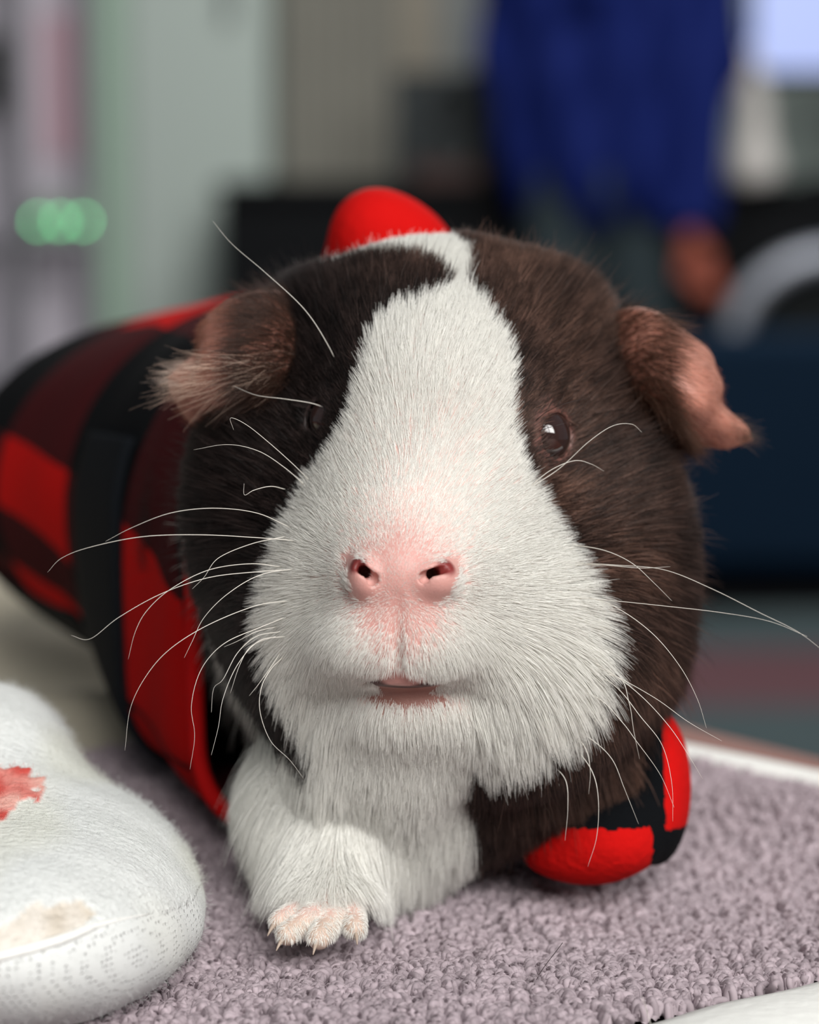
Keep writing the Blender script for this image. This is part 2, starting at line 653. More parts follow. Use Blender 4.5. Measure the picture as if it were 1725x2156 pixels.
# toes
toes = [((650, 1905, 397), (588, 1940, 391), 1.7), ((668, 1925, 394), (606, 1968, 388), 1.9),
        ((700, 1935, 393), (672, 1975, 387), 2.0), ((740, 1925, 395), (748, 1955, 390), 1.9)]
for a, b_, r in toes:
    ops.append(('+', cap(cp(*a), cp(*b_), r * 1.1, r * 0.88), 0.7))
# nose shaping: nostril wings, slits, philtrum, mouth
ops += [
    ('+', E(767, 1213, 375.7, 2.5, 3.2, 3.6), 1.6),
    ('+', E(916, 1217, 375.5, 3.6, 3.0, 3.6), 1.6),
    ('-', cap(cp(749, 1186, 372.6), cp(782, 1219, 373.4), 0.55, 1.05), 0.5),
    ('-', cap(cp(766, 1203, 374.0), cp(776, 1212, 380.0), 0.9, 0.8), 0.6),
    ('-', cap(cp(896, 1216, 373.2), cp(943, 1194, 372.6), 1.05, 0.5), 0.5),
    ('-', cap(cp(912, 1208, 374.0), cp(902, 1211, 380.0), 0.9, 0.8), 0.6),
    ('-', cap(cp(836, 1262, 372.5), cp(838, 1405, 376.4), 0.3, 0.7), 1.6),
    ('-', cap(cp(765, 1436, 382), cp(838, 1434, 377.8), 0.6, 1.25), 1.0),
    ('-', cap(cp(838, 1434, 377.6), cp(945, 1452, 382.5), 1.25, 0.6), 1.0),
]
EYE_R = np.array(cp(1113, 918, 400.0)); EYE_L = np.array(cp(740, 885, 401.0))
for ec in (EYE_R, EYE_L):
    ops.append(('+', ell(ec, (5.6, 6.2, 5.6)), 3.0))
for ec in (EYE_R, EYE_L):
    ops.append(('-', ell(ec + np.array([np.sign(ec[0] + 5) * 2.2, 0, -1.2]), (4.6, 3.9, 4.6)), 0.8))
pig_f = field(ops)

xs = axis((-95, -45, 2.5), (-45, -22, 0.9), (-22, -12, .5), (-12, 8, 0.34), (8, 24, 0.6), (24, 52, 1.2))
ys = axis((-72, -66, .8), (-66, -56, 0.5), (-56, -30, 1.0), (-30, -5, 0.34), (-5, 0, .6), (0, 22, 0.8), (22, 52, 1.2))
zs = axis((360, 371, 0.8), (371, 384, 0.28), (384, 400, 0.42), (400, 430, 0.9), (430, 470, 1.8), (470, 650, 3.5))
V, Q = surface_nets(pig_f, xs, ys, zs)
for _ in range(2):
    g = grad(pig_f, V, 0.1)
    V = V - g * np.clip(pig_f(V[:, 0], V[:, 1], V[:, 2]), -0.4, 0.4)[:, None] * 0.7

# ---- coat pattern, in millimetres across the animal's face
WHITE = poly_on(pig_f, [(800, 700, 415), (850, 660, 420), (905, 635, 425), (945, 615, 432), (955, 560, 432), (985, 560, 432), (990, 620, 425), (1030, 690, 417),
                 (1058, 740, 412), (1068, 800, 408), (1062, 860, 402), (1078, 920, 398), (1105, 985, 395), (1140, 1060, 395),
                 (1180, 1140, 398), (1220, 1230, 400), (1248, 1330, 402), (1238, 1420, 402), (1185, 1500, 402), (1095, 1555, 402), (995, 1590, 405),
                 (985, 1660, 410), (1010, 1760, 415), (1000, 1900, 415), (560, 2050, 400), (400, 1700, 415), (375, 1200, 435), (425, 1280, 430), (515, 1390, 425),
                 (610, 1495, 412), (685, 1560, 410), (665, 1520, 403), (610, 1430, 400), (575, 1320, 398), (575, 1220, 396), (600, 1120, 395),
                 (650, 1030, 394), (700, 960, 396), (740, 890, 402), (765, 800, 408), (775, 740, 412)])
STREAK = poly_on(pig_f, [(985, 640, 432), (940, 600, 440), (900, 575, 440), (830, 560, 446), (740, 575, 446), (640, 620, 440), (600, 600, 446), (680, 545, 450), (800, 510, 455), (920, 500, 455), (985, 540, 436)])
C_WHITE = np.array(srgb(238, 237, 232)); C_PINK = np.array(srgb(214, 162, 152))
C_BROWN = np.array(srgb(96, 72, 62)); C_DARK = np.array(srgb(44, 35, 33))


def coat(P):
    X, Y, Z = P[:, 0], P[:, 1], P[:, 2]
    wx_ = X + wob(X, Y, Z, 2.2, 1) * 0.5
    wy_ = Y + wob(X, Y, Z, 2.2, 2) * 0.5
    white = in_poly(WHITE, wx_, wy_) & (Z < 462)
    streak = in_poly(STREAK, wx_, wy_)
    white |= streak
    white |= (X < -12) & (Y < 14) & (Z > 425 + 2 * np.sin(Y * 0.2)) & (Z < 456)
    white |= (X < -26) & (Y < 14) & (Y > -30) & (Z > 419 + 2 * np.sin(Y * 0.3)) & (Z < 444)
    side = sstep(-10, 18, X + Y * 0.15)
    warm = side * (0.65 + 0.35 * wob(X, Y, Z, 9, 3))
    br = C_DARK[None] * (1 - warm[:, None]) + C_BROWN[None] * warm[:, None]
    c = np.where(white[:, None], C_WHITE[None], br)
    return c, white


NOSE = cp(838, 1243, 374)
cc, wm_ = coat(V)
dn = np.linalg.norm((V - NOSE) * np.array([1, 1, .6]), axis=1)
skin = np.where(wm_[:, None], C_PINK[None] * 0.75 + C_WHITE[None] * 0.2, cc * 0.55)
dph = prim(cap(cp(838, 1200, 374), cp(845, 1440, 379), 0, 0), V[:, 0], V[:, 1], V[:, 2])
pinkn = np.maximum(sstep(13, 7, dn), sstep(7.5, 4.0, dph))[:, None]
skin = skin * (1 - pinkn) + np.array(srgb(200, 148, 140))[None] * pinkn
# nostrils and lips are a deeper red
for a, b_, wa, wb_, cr_ in (((752, 1188, 373.4), (780, 1216, 377), 1.9, 1.0, (112, 40, 38)), ((898, 1214, 376.5), (938, 1197, 373.6), 1.9, 1.0, (124, 42, 40)), ((800, 1452, 386), (915, 1458, 386), 4.6, 2.6, (150, 104, 94)), ((765, 1436, 382), (945, 1449, 382), 1.5, 0.6, (78, 42, 38))):
    dd = prim(cap(cp(*a), cp(*b_), 0, 0), V[:, 0], V[:, 1], V[:, 2])
    w_ = sstep(wa, wb_, dd)[:, None]
    skin = skin * (1 - w_) + np.array(srgb(*cr_))[None] * w_
# rims of the eyes: brown pink
for ec in (EYE_R, EYE_L):
    w_ = sstep(8.0, 6.0, np.linalg.norm(V - ec, axis=1))[:, None]
    skin = skin * (1 - w_) + np.array(srgb(128, 84, 76) if ec is EYE_R else srgb(52, 38, 36))[None] * w_
# pale pink toes
w_ = sstep(-58.5, -61.5, V[:, 1])[:, None] * (V[:, 0] < 0)[:, None]
skin = skin * (1 - w_) + np.array(srgb(200, 176, 160))[None] * w_

sm, nt, b = new_mat('guinea_pig_skin')
at = nt.nodes.new('ShaderNodeAttribute'); at.attribute_name = 'tone'
nt.links.new(at.outputs['Color'], b.inputs['Base Color'])
b.inputs['Roughness'].default_value = 0.5
b.inputs['Subsurface Weight'].default_value = 0.12
b.inputs['Subsurface Radius'].default_value = (1.0, 0.35, 0.25)
b.inputs['Subsurface Scale'].default_value = 0.0015
nz = nt.nodes.new('ShaderNodeTexNoise'); nz.inputs['Scale'].default_value = 2500; nz.inputs['Detail'].default_value = 3
bp = nt.nodes.new('ShaderNodeBump'); bp.inputs['Strength'].default_value = 0.35; bp.inputs['Distance'].default_value = 0.0002
tcn = nt.nodes.new('ShaderNodeTexCoord')
nt.links.new(tcn.outputs['Object'], nz.inputs['Vector'])
nt.links.new(nz.outputs['Fac'], bp.inputs['Height']); nt.links.new(bp.outputs['Normal'], b.inputs['Normal'])
body = mesh_obj('body', c2w(V), Q, sm, pig, attrs={'tone': np.concatenate([skin, np.ones((len(V), 1))], 1)})

# ---- ears (flaps): control nets from the skull outwards, camera-frame mm
ear_m, nt, b = new_mat('ear_skin')
b.inputs['Base Color'].default_value = (*srgb(168, 106, 86), 1)
b.inputs['Roughness'].default_value = 0.55
b.inputs['Subsurface Weight'].default_value = 0.3
b.inputs['Subsurface Radius'].default_value = (1.0, 0.35, 0.2)
b.inputs['Subsurface Scale'].default_value = 0.003
tcn = nt.nodes.new('ShaderNodeTexCoord')
nz = nt.nodes.new('ShaderNodeTexNoise'); nz.inputs['Scale'].default_value = 160; nz.inputs['Detail'].default_value = 5
nt.links.new(tcn.outputs['Object'], nz.inputs['Vector'])
mx = nt.nodes.new('ShaderNodeMix'); mx.data_type = 'RGBA'
mx.inputs[6].default_value = (*srgb(142, 90, 76), 1); mx.inputs[7].default_value = (*srgb(196, 136, 118), 1)
nt.links.new(nz.outputs['Fac'], mx.inputs[0]); nt.links.new(mx.outputs[2], b.inputs['Base Color'])
bp = nt.nodes.new('ShaderNodeBump'); bp.inputs['Strength'].default_value = 0.4; bp.inputs['Distance'].default_value = 0.0006
nt.links.new(nz.outputs['Fac'], bp.inputs['Height']); nt.links.new(bp.outputs['Normal'], b.inputs['Normal'])


def ear(ctrl, fwd):
    c = [[cp(*q) for q in row] for row in ctrl]
    S = bez_surface(c, 26, 30)
    S = S * ((S[..., 2:] - fwd) / S[..., 2:])
    S = S + (wob(S[..., 0], S[..., 1], S[..., 2], 3.5, 9) * 0.25)[..., None]
    o = grid_obj('ear', c2w(S), ear_m, pig, thick=0.0013)
    return o, S


# rows run from the head end to the free rim; within a row from top to bottom
ear_right, SR = ear([
    [(1250, 690, 428), (1262, 760, 424), (1275, 830, 424), (1300, 900, 426), (1350, 950, 430)],
    [(1330, 655, 424), (1345, 740, 417), (1355, 815, 415), (1380, 885, 420), (1410, 945, 428)],
    [(1420, 680, 424), (1425, 760, 414), (1430, 835, 412), (1440, 890, 417), (1450, 938, 426)],
    [(1475, 735, 426), (1482, 790, 416), (1480, 850, 413), (1478, 895, 418), (1490, 935, 425)],
    [(1500, 775, 430), (1512, 812, 423), (1510, 852, 420), (1530, 895, 420), (1535, 938, 424)],
    [(1490, 790, 434), (1505, 820, 430), (1512, 850, 427), (1565, 905, 424), (1580, 922, 426)]], 1.5)
ear_left, SL = ear([
    [(650, 650, 428), (645, 710, 420), (640, 770, 418), (635, 830, 419), (640, 890, 424)],
    [(575, 620, 428), (570, 690, 417), (560, 760, 413), (560, 820, 415), (570, 885, 424)],
    [(500, 630, 430), (490, 700, 420), (480, 765, 414), (480, 830, 416), (500, 900, 426)],
    [(450, 660, 432), (440, 715, 425), (430, 775, 417), (420, 830, 419), (440, 905, 430)],
    [(436, 680, 434), (428, 725, 430), (420, 782, 423), (385, 820, 421), (412, 890, 432)],
    [(440, 690, 437), (432, 735, 434), (385, 775, 428), (358, 808, 425), (398, 868, 434)]], 9.0)

# ---- eyes
eye_m, nt, b = new_mat('dark_brown_eye')
b.inputs['Base Color'].default_value = (*srgb(46, 30, 28), 1)
b.inputs['Roughness'].default_value = 0.03
b.inputs['Coat Weight'].default_value = 1.0
b.inputs['Coat Roughness'].default_value = 0.02
th = np.linspace(0, np.pi, 25); ph = np.linspace(0, 2 * np.pi, 40, endpoint=False)
for ec, sgn in ((EYE_R, 1), (EYE_L, -1)):
    c = ec + np.array([sgn * 1.9, 0.0, -1.0])
    d = np.stack([np.sin(th)[:, None] * np.cos(ph), np.sin(th)[:, None] * np.sin(ph), np.repeat(np.cos(th)[:, None], 40, 1)], -1)
    o = grid_obj('eye', c2w(c + d * np.array([4.5, 4.4, 4.5])), eye_m, pig, closed_u=True)

# ================================================================== FUR
tri = np.concatenate([Q[:, [0, 1, 2]], Q[:, [0, 2, 3]]])
A, B_, C_ = V[tri[:, 0]], V[tri[:, 1]], V[tri[:, 2]]
area = np.linalg.norm(np.cross(B_ - A, C_ - A), axis=1) / 2
cen = (A + B_ + C_) / 3
fn = np.cross(B_ - A, C_ - A); fn /= np.linalg.norm(fn, axis=1)[:, None] + 1e-9
gn = grad(pig_f, cen)
view = cen / np.linalg.norm(cen, axis=1)[:, None]
facing = -(gn * view).sum(1)
dens = np.ones(len(cen))
dens *= np.where(cen[:, 2] > 474, 0, 1)
dens *= np.where(facing < -0.45, 0, 1)
dens *= np.where(facing < -0.1, 0.5, 1)
dlip = prim(cap(cp(838, 1225, 374), cp(845, 1440, 379), 0, 0), cen[:, 0], cen[:, 1], cen[:, 2])
dens *= 1 + 1.1 * sstep(30, 12, np.linalg.norm(cen - NOSE, axis=1)) - 0.9 * sstep(7, 3, dlip)      # short fur on the nose is dense
NWING = poly_on(pig_f, [(724, 1170, 371), (740, 1160, 371), (765, 1178, 371), (790, 1205, 371), (792, 1240, 371), (780, 1272, 371), (745, 1258, 371), (727, 1215, 371)])
NWING2 = poly_on(pig_f, [(875, 1222, 371), (890, 1195, 371), (930, 1178, 371), (965, 1170, 371), (968, 1205, 371), (952, 1246, 371), (918, 1272, 371), (880, 1268, 371), (868, 1240, 371)])
bjx = cen[:, 0] + wob(cen[:, 0], cen[:, 1], cen[:, 2], 0.7, 61) * 0.28 + RNG.normal(0, 0.22, len(cen))
bjy = cen[:, 1] + wob(cen[:, 0], cen[:, 1], cen[:, 2], 0.7, 62) * 0.28 + RNG.normal(0, 0.22, len(cen))
bald = (in_poly(NWING, bjx, bjy) | in_poly(NWING2, bjx, bjy)) & (cen[:, 2] < 384)
LIP = poly_mm([(778, 1428, 382), (838, 1414, 382), (935, 1434, 382), (915, 1452, 382), (890, 1466, 382), (858, 1474, 382), (825, 1466, 382), (800, 1450, 382)])
bald |= in_poly(LIP, cen[:, 0], cen[:, 1]) & (cen[:, 2] < 392)
bald |= (gn[:, 1] < -0.75) & (np.abs(cen[:, 1] - cp(850, 1432, 381)[1]) < 3) & (np.abs(cen[:, 0] + 1) < 3.0) & (cen[:, 2] < 390)
for ec in (EYE_R, EYE_L):
    bald |= np.linalg.norm(cen - ec, axis=1) < (6.1 if ec is EYE_R else 6.6)
    dens *= np.where(np.linalg.norm(cen - ec, axis=1) < 8.0, 0.45, 1)
bald |= cen[:, 1] < -63.3
dens[bald] = 0
prob = area * dens; prob /= prob.sum()
NH = 380000
ti = RNG.choice(len(tri), NH, p=prob)
u, v = RNG.random(NH), RNG.random(NH)
fl = u + v > 1; u[fl], v[fl] = 1 - u[fl], 1 - v[fl]
R = A[ti] + (B_[ti] - A[ti]) * u[:, None] + (C_[ti] - A[ti]) * v[:, None]
N = grad(pig_f, R, 0.5)
X, Y, Z = R[:, 0], R[:, 1], R[:, 2]
col, iswhite = coat(R)
dN = np.linalg.norm(R - NOSE, axis=1)


def lerpf(x, pts):
    return np.interp(x, [p[0] for p in pts], [p[1] for p in pts])


L = lerpf(dN, [(0, 0.7), (5, 0.95), (9, 1.7), (18, 4.0), (28, 6.5), (38, 8.5), (60, 10.0)])
# short on the bridge and forehead, long on jowls and chest
crown = sstep(22, 36, Y) * np.where(iswhite, 0.4, 1.0)
L = L * (1 + 0.05 * crown)
bridge = sstep(-16, 4, Y)
L = L * (1 - 0.38 * bridge * sstep(26, 10, np.abs(X - 3)))
jowl = sstep(-12, -24, Y) * sstep(7, 14, dN)
L = L * (1 + 0.35 * jowl)
dm = prim(cap(cp(770, 1435, 381), cp(945, 1450, 382), 0, 0), X, Y, Z)
chin = sstep(13, 8, np.abs(X)) * sstep(-25, -28, Y) * sstep(-48, -40, Y) * (Z < 412)
L = L * (0.3 + 0.7 * sstep(2, 9, dm)) * (1 - 0.42 * chin)
guard = RNG.random(NH) < np.where(iswhite, 0.012, 0.025)
L = L * np.where(guard & (dN > 16), np.where(iswhite, 1.2, 1.28), 1.0)
L = L * (1 - 0.35 * sstep(0, 12, X) * sstep(-36, -44, Y))
foot = sstep(-52, -60, Y) * (X < 0)
L = L * (1 - foot) + 1.1 * foot
for ec in (EYE_R, EYE_L):
    de = np.linalg.norm(R - ec, axis=1)
    L = L * (0.35 + 0.65 * sstep(6, 14, de))
L *= RNG.uniform(0.72, 1.12, NH)

flow = R - (NOSE + np.array([0, 0, 6.0]))
flow = flow / (np.linalg.norm(flow, axis=1)[:, None] + 1e-6)
flow[:, 2] += 0.45
low = sstep(-14, -34, Y)[:, None]
flow = flow * (1 - 0.55 * low) + np.array([0, -1.0, 0.15])[None] * (0.75 * low)
# fur behind the ears and on the crown sweeps up and back
flow += np.stack([wob(X, Y, Z, 7, 11), wob(X, Y, Z, 7, 12), wob(X, Y, Z, 7, 13)], 1) * 0.10
# tufts
sz_ = 1.4
ci = np.floor((R + np.stack([wob(X, Y, Z, 3, 21), wob(X, Y, Z, 3, 22), 0 * X], 1)) / sz_).astype(np.int64)
hh = hash3(ci[:, 0], ci[:, 1], ci[:, 2], 4, 17)
flow += (hh[:, :3] - 0.5) * 0.30
flow += RNG.normal(0, 1, (NH, 3)) * (0.10 + 0.10 * (~iswhite))[:, None]
T = flow - (flow * N).sum(1)[:, None] * N
T /= np.linalg.norm(T, axis=1)[:, None] + 1e-6
lift0 = np.radians(lerpf(dN, [(0, 38), (12, 32), (25, 30), (50, 42)])) * RNG.uniform(0.75, 1.25, NH)
lift0 *= 1 - 0.45 * (bridge * sstep(30, 12, np.abs(X - 3)))
lift0 *= (1 - 0.35 * chin) * np.where(guard, 1.2, 1.0)
lift0 *= 1 + 0.25 * crown + 0.10 * (~iswhite)
lift1 = lift0 * (0.30 + 0.35 * crown)
K = 6
P = np.empty((NH, K, 3))
P[:, 0] = R - N * 0.15
grav = np.zeros((NH, 3)); grav[:, 1] = -1
gw = 0.10 + 0.35 * jowl + 0.25 * sstep(25, 45, dN) * sstep(10, -10, Y)
for k in range(1, K):
    s = k / (K - 1)
    a = lift0 * (1 - s) + lift1 * s
    d = T * np.cos(a)[:, None] + N * np.sin(a)[:, None] + grav * (gw * s)[:, None]
    d /= np.linalg.norm(d, axis=1)[:, None]
    P[:, k] = P[:, k - 1] + d * (L / (K - 1))[:, None]
# pull the tips of each tuft together
key = (ci[:, 0] * 1000003 + ci[:, 1] * 1009 + ci[:, 2])
uq, inv = np.unique(key, return_inverse=True)
cnt = np.bincount(inv).astype(float)
for k in range(2, K):
    mean = np.stack([np.bincount(inv, P[:, k, i]) / cnt for i in range(3)], 1)
    w_ = 0.50 * (k / (K - 1)) ** 1.5 * sstep(2, 8, L) * (1 - 0.6 * chin) * (~guard)
    P[:, k] += (mean[inv] - P[:, k]) * w_[:, None]
sK = np.linspace(0, 1, K)
r0 = np.where(iswhite, 0.040, 0.038) * lerpf(dN, [(0, .7), (15, .9), (40, 1.15)])
Rad = r0[:, None] * (1 - 0.82 * sK[None] ** 1.6) * RNG.uniform(0.75, 1.2, (NH, 1))
jit = RNG.normal(1, 0.07, (NH, 1))
tuft = (0.45 + 1.15 * hh[:, 3:4] ** 1.5)
col = np.where(iswhite[:, None], col, col * tuft)
col = col * np.where(iswhite[:, None], np.clip(jit, .85, 1.08), np.clip(1 + (jit - 1) * 7, 0.35, 2.6))
fur_m = fur_mat('guinea_pig_fur', 'coat', rough=0.42, transl=0.30, spec=0.4)
fur = curves_obj('fur', c2w(P), Rad / 1000, fur_m, pig, np.clip(col, 0, 1))
fur['kind'] = 'stuff'


# hairs on the ears
def ear_hair(S, n, umax, L0, color, outward, seed, nside=-1):
    r = np.random.default_rng(seed)
    nu, nv = S.shape[:2]
    uu, vv = r.uniform(0.5, umax, n), r.uniform(0.5, nv - 1.5, n)
    i, j = uu.astype(int), vv.astype(int)
    fu, fv = (uu - i)[:, None], (vv - j)[:, None]
    p = (S[i, j] * (1 - fu) + S[i + 1, j] * fu) * (1 - fv) + (S[i, j + 1] * (1 - fu) + S[i + 1, j + 1] * fu) * fv
    du, dvv = S[i + 1, j] - S[i, j], S[i, j + 1] - S[i, j]
    nn = np.cross(du, dvv); nn /= np.linalg.norm(nn, axis=1)[:, None]
    nn *= np.sign(nn[:, 2:3]) * nside
    d = du / np.linalg.norm(du, axis=1)[:, None] + nn * 0.35 + r.normal(0, 0.15, (n, 3)) + np.asarray(outward)
    d /= np.linalg.norm(d, axis=1)[:, None]
    LL = L0 * r.uniform(0.6, 1.2, n)
    K = 5
    s = np.linspace(0, 1, K)
    bend = r.normal(0, 0.25, (n, 3)) + np.array([0, -0.25, 0])
    P = p[:, None] + d[:, None] * (s[None, :, None] * LL[:, None, None]) + bend[:, None] * (s ** 2)[None, :, None] * LL[:, None, None] * 0.5
    P += nn[:, None] * 0.5
    rad = 0.032 * (1 - 0.8 * s[None]) * np.ones((n, 1))
    c = np.asarray(color)[None] * r.uniform(0.6, 1.4, (n, 1))
    return P, rad, np.clip(c, 0, 1)


sets = [ear_hair(SR, 3800, 9, 6.0, srgb(92, 66, 54), (0, 0, 0), 1), ear_hair(SR, 1300, 24, 1.8, srgb(156, 104, 86), (0, 0, 0), 2),
        ear_hair(SR, 500, 24, 2.0, srgb(110, 74, 60), (0, 0, 0), 3, 1),
        ear_hair(SL, 3600, 8, 6.0, srgb(70, 50, 42), (0, 0, 0), 4), ear_hair(SL, 2200, 24, 2.2, srgb(160, 110, 90), (0, 0, 0), 5)]
# pale tuft inside the left ear and at both tips
PL, rl, cl = ear_hair(SL, 700, 16, 8.0, srgb(214, 186, 168), (-0.4, 0, 0), 6)
m = (PL[:, 0, 1] < cp(0, 755, 416)[1]) & (PL[:, 0, 1] > cp(0, 835, 416)[1])
sets.append((PL[m], rl[m], cl[m]))
for (S, i, cX, oc) in ((SR, 24, (0.7, -0.3, 0), srgb(96, 76, 64)), (SL, 24, (-0.8, 0.1, 0), srgb(205, 185, 172))):
    n = 110
    base = S[RNG.integers(20, 25, n), RNG.integers(17, 28, n)] if S is SR else S[RNG.integers(20, 25, n), RNG.integers(12, 22, n)]
    d = np.asarray(cX)[None] + RNG.normal(0, 0.22, (n, 3)); d /= np.linalg.norm(d, axis=1)[:, None]
    s = np.linspace(0, 1, 5)
    PP = base[:, None] + d[:, None] * s[None, :, None] * RNG.uniform(2, 5.5, (n, 1, 1))
    sets.append((PP, 0.03 * (1 - 0.8 * s[None]) * np.ones((n, 1)), np.clip(np.asarray(oc)[None] * RNG.uniform(.7, 1.2, (n, 1)), 0, 1)))
o = curves_obj('ear_fur', c2w(np.concatenate([q[0] for q in sets])), np.concatenate([q[1] for q in sets]) / 1000, fur_m, pig,
               np.concatenate([q[2] for q in sets]))
o['kind'] = 'stuff'

# ---- whiskers, each one its own
wh_white = fur_mat('pale_whisker', None, srgb(240, 236, 228), 0.3, 0.3, 0.5)
wh_dark = fur_mat('dark_whisker', None, srgb(40, 30, 28), 0.4, 0.2, 0.5)
WH = [  # root ... tip, with depths
    [(725, 800, 400), (690, 725, 396), (640, 650, 394), (560, 575, 394), (490, 515, 396), (448, 465, 398)],
    [(705, 868, 398), (660, 850, 396), (600, 840, 395), (540, 832, 396), (490, 812, 398)],
    [(650, 1010, 392), (620, 980, 388), (570, 935, 384), (520, 895, 382), (486, 880, 382), (492, 905, 383)],
    [(640, 1020, 392), (600, 985, 388), (545, 950, 386), (480, 936, 386), (408, 947, 387)],
    [(600, 1030, 392), (570, 1024, 388), (535, 1032, 386), (515, 1042, 386), (514, 1018, 386)],
    [(610, 1110, 390), (540, 1080, 384), (450, 1070, 378), (360, 1080, 376), (280, 1110, 376), (222, 1140, 377)],
    [(640, 1140, 390), (540, 1132, 384), (420, 1126, 378), (300, 1130, 376), (190, 1152, 376), (130, 1175, 377), (100, 1205, 378)],
    [(600, 1130, 390), (530, 1145, 386), (460, 1175, 382), (430, 1215, 382), (405, 1240, 382)],
    [(600, 1195, 390), (530, 1187, 386), (440, 1200, 380), (360, 1240, 378), (310, 1285, 378), (285, 1330, 378), (270, 1388, 379)],
    [(600, 1200, 388), (540, 1204, 384), (440, 1216, 380), (340, 1250, 378), (250, 1300, 377), (190, 1345, 377), (150, 1338, 377)],
    [(640, 1195, 388), (550, 1210, 384), (480, 1250, 382), (430, 1300, 382), (405, 1350, 382), (388, 1385, 382)],
    [(610, 1265, 388), (540, 1275, 384), (440, 1315, 380), (360, 1365, 379), (310, 1420, 379), (275, 1490, 379), (263, 1580, 380)],
    [(600, 1300, 388), (545, 1322, 384), (480, 1350, 382), (440, 1385, 382), (415, 1430, 382), (403, 1490, 382), (410, 1550, 383), (400, 1620, 384)],
    [(580, 1320, 388), (540, 1330, 384), (500, 1350, 384), (472, 1362, 384)],
    [(590, 1330, 388), (540, 1340, 386), (500, 1375, 385), (470, 1430, 384), (450, 1450, 385), (445, 1500, 385)],
    [(580, 1340, 388), (530, 1360, 386), (505, 1400, 385), (485, 1460, 385)],
    [(600, 1340, 388), (545, 1350, 386), (500, 1400, 385), (470, 1470, 384), (460, 1530, 384), (445, 1590, 384)],
    [(600, 1380, 390), (570, 1410, 387), (550, 1450, 386), (548, 1500, 386), (570, 1560, 387), (610, 1600, 388), (640, 1640, 390)],
    [(590, 1375, 390), (570, 1405, 388), (545, 1440, 387), (525, 1465, 387)],
    [(1120, 1025, 392), (1180, 985, 392), (1240, 930, 390), (1290, 897, 390), (1330, 893, 391), (1352, 910, 392)],
    [(1110, 1030, 392), (1160, 990, 391), (1210, 970, 391), (1245, 977, 392), (1272, 992, 394)],
    [(1190, 1145, 394), (1270, 1158, 390), (1330, 1185, 388), (1375, 1225, 388), (1415, 1265, 389)],
    [(1200, 1185, 392), (1300, 1190, 386), (1400, 1200, 380), (1500, 1240, 376), (1600, 1290, 374), (1680, 1330, 374), (1740, 1375, 374)],
    [(1150, 1255, 392), (1260, 1262, 386), (1400, 1276, 380), (1520, 1290, 377), (1620, 1308, 375), (1700, 1340, 375)],
    [(1180, 1190, 392), (1270, 1190, 388), (1350, 1196, 386), (1412, 1193, 387)],
    [(1210, 1250, 392), (1290, 1275, 386), (1370, 1330, 383), (1430, 1400, 382), (1468, 1470, 382), (1488, 1533, 383)],
    [(1200, 1380, 392), (1290, 1420, 386), (1380, 1470, 383), (1450, 1520, 382), (1520, 1560, 383)],
    [(1190, 1360, 392), (1280, 1412, 386), (1350, 1465, 383), (1410, 1530, 382), (1450, 1590, 382), (1480, 1640, 384)],
    [(1200, 1400, 392), (1290, 1440, 387), (1350, 1510, 385), (1395, 1570, 384), (1415, 1650, 384), (1417, 1730, 385)],
    [(1200, 1420, 392), (1300, 1425, 388), (1325, 1480, 387), (1335, 1540, 387), (1347, 1598, 388)],
    [(1170, 1430, 392), (1260, 1470, 388), (1310, 1520, 387), (1340, 1560, 386), (1390, 1630, 386), (1420, 1700, 387)],
    [(1180, 1520, 394), (1230, 1570, 390), (1243, 1620, 389), (1240, 1672, 390)],
    [(1200, 1530, 394), (1250, 1560, 390), (1290, 1600, 388), (1315, 1660, 388), (1345, 1735, 389)],
    [(1200, 1560, 394), (1245, 1620, 390), (1260, 1680, 389), (1257, 1760, 390), (1238, 1825, 391)],
    [(1150, 1600, 396), (1190, 1640, 392), (1196, 1700, 391), (1190, 1770, 392)],
]
for pts_ in WH:
    c = catmull([cp(*q) for q in pts_], 8 * len(pts_))
    n = len(c)
    rr = 0.072 * (1 - 0.75 * np.linspace(0, 1, n) ** 1.2) / 1000
    tube('whisker', c2w(c), rr, wh_white, pig, seg=6)
for pts_ in ([(1118, 895, 394), (1150, 868, 392), (1190, 850, 391), (1240, 838, 392)], [(1122, 912, 394), (1160, 899, 392), (1195, 890, 392)],
             [(1118, 862, 396), (1145, 820, 394), (1180, 780, 394)]):
    c = catmull([cp(*q) for q in pts_], 24)
    o = tube('whisker', c2w(c), 0.07 * (1 - 0.7 * np.linspace(0, 1, 24)) / 1000, wh_dark, pig, seg=6)
    o['label'] = 'dark brow whisker'
# claws
claw_m = plain('claw_horn', srgb(168, 150, 136), 0.35)
for a, b_, r in toes:
    A_, B2 = cp(*a), cp(*b_)
    d = (B2 - A_) / np.linalg.norm(B2 - A_)
    s = np.linspace(0, 1, 8)[:, None]
    c = B2 + d * (0.5 + 2.4 * s) + np.array([0, -1.2, 0]) * s ** 2
    tube('claw', c2w(c), 0.6 * (1 - 0.85 * s[:, 0]) / 1000, claw_m, pig, seg=8)

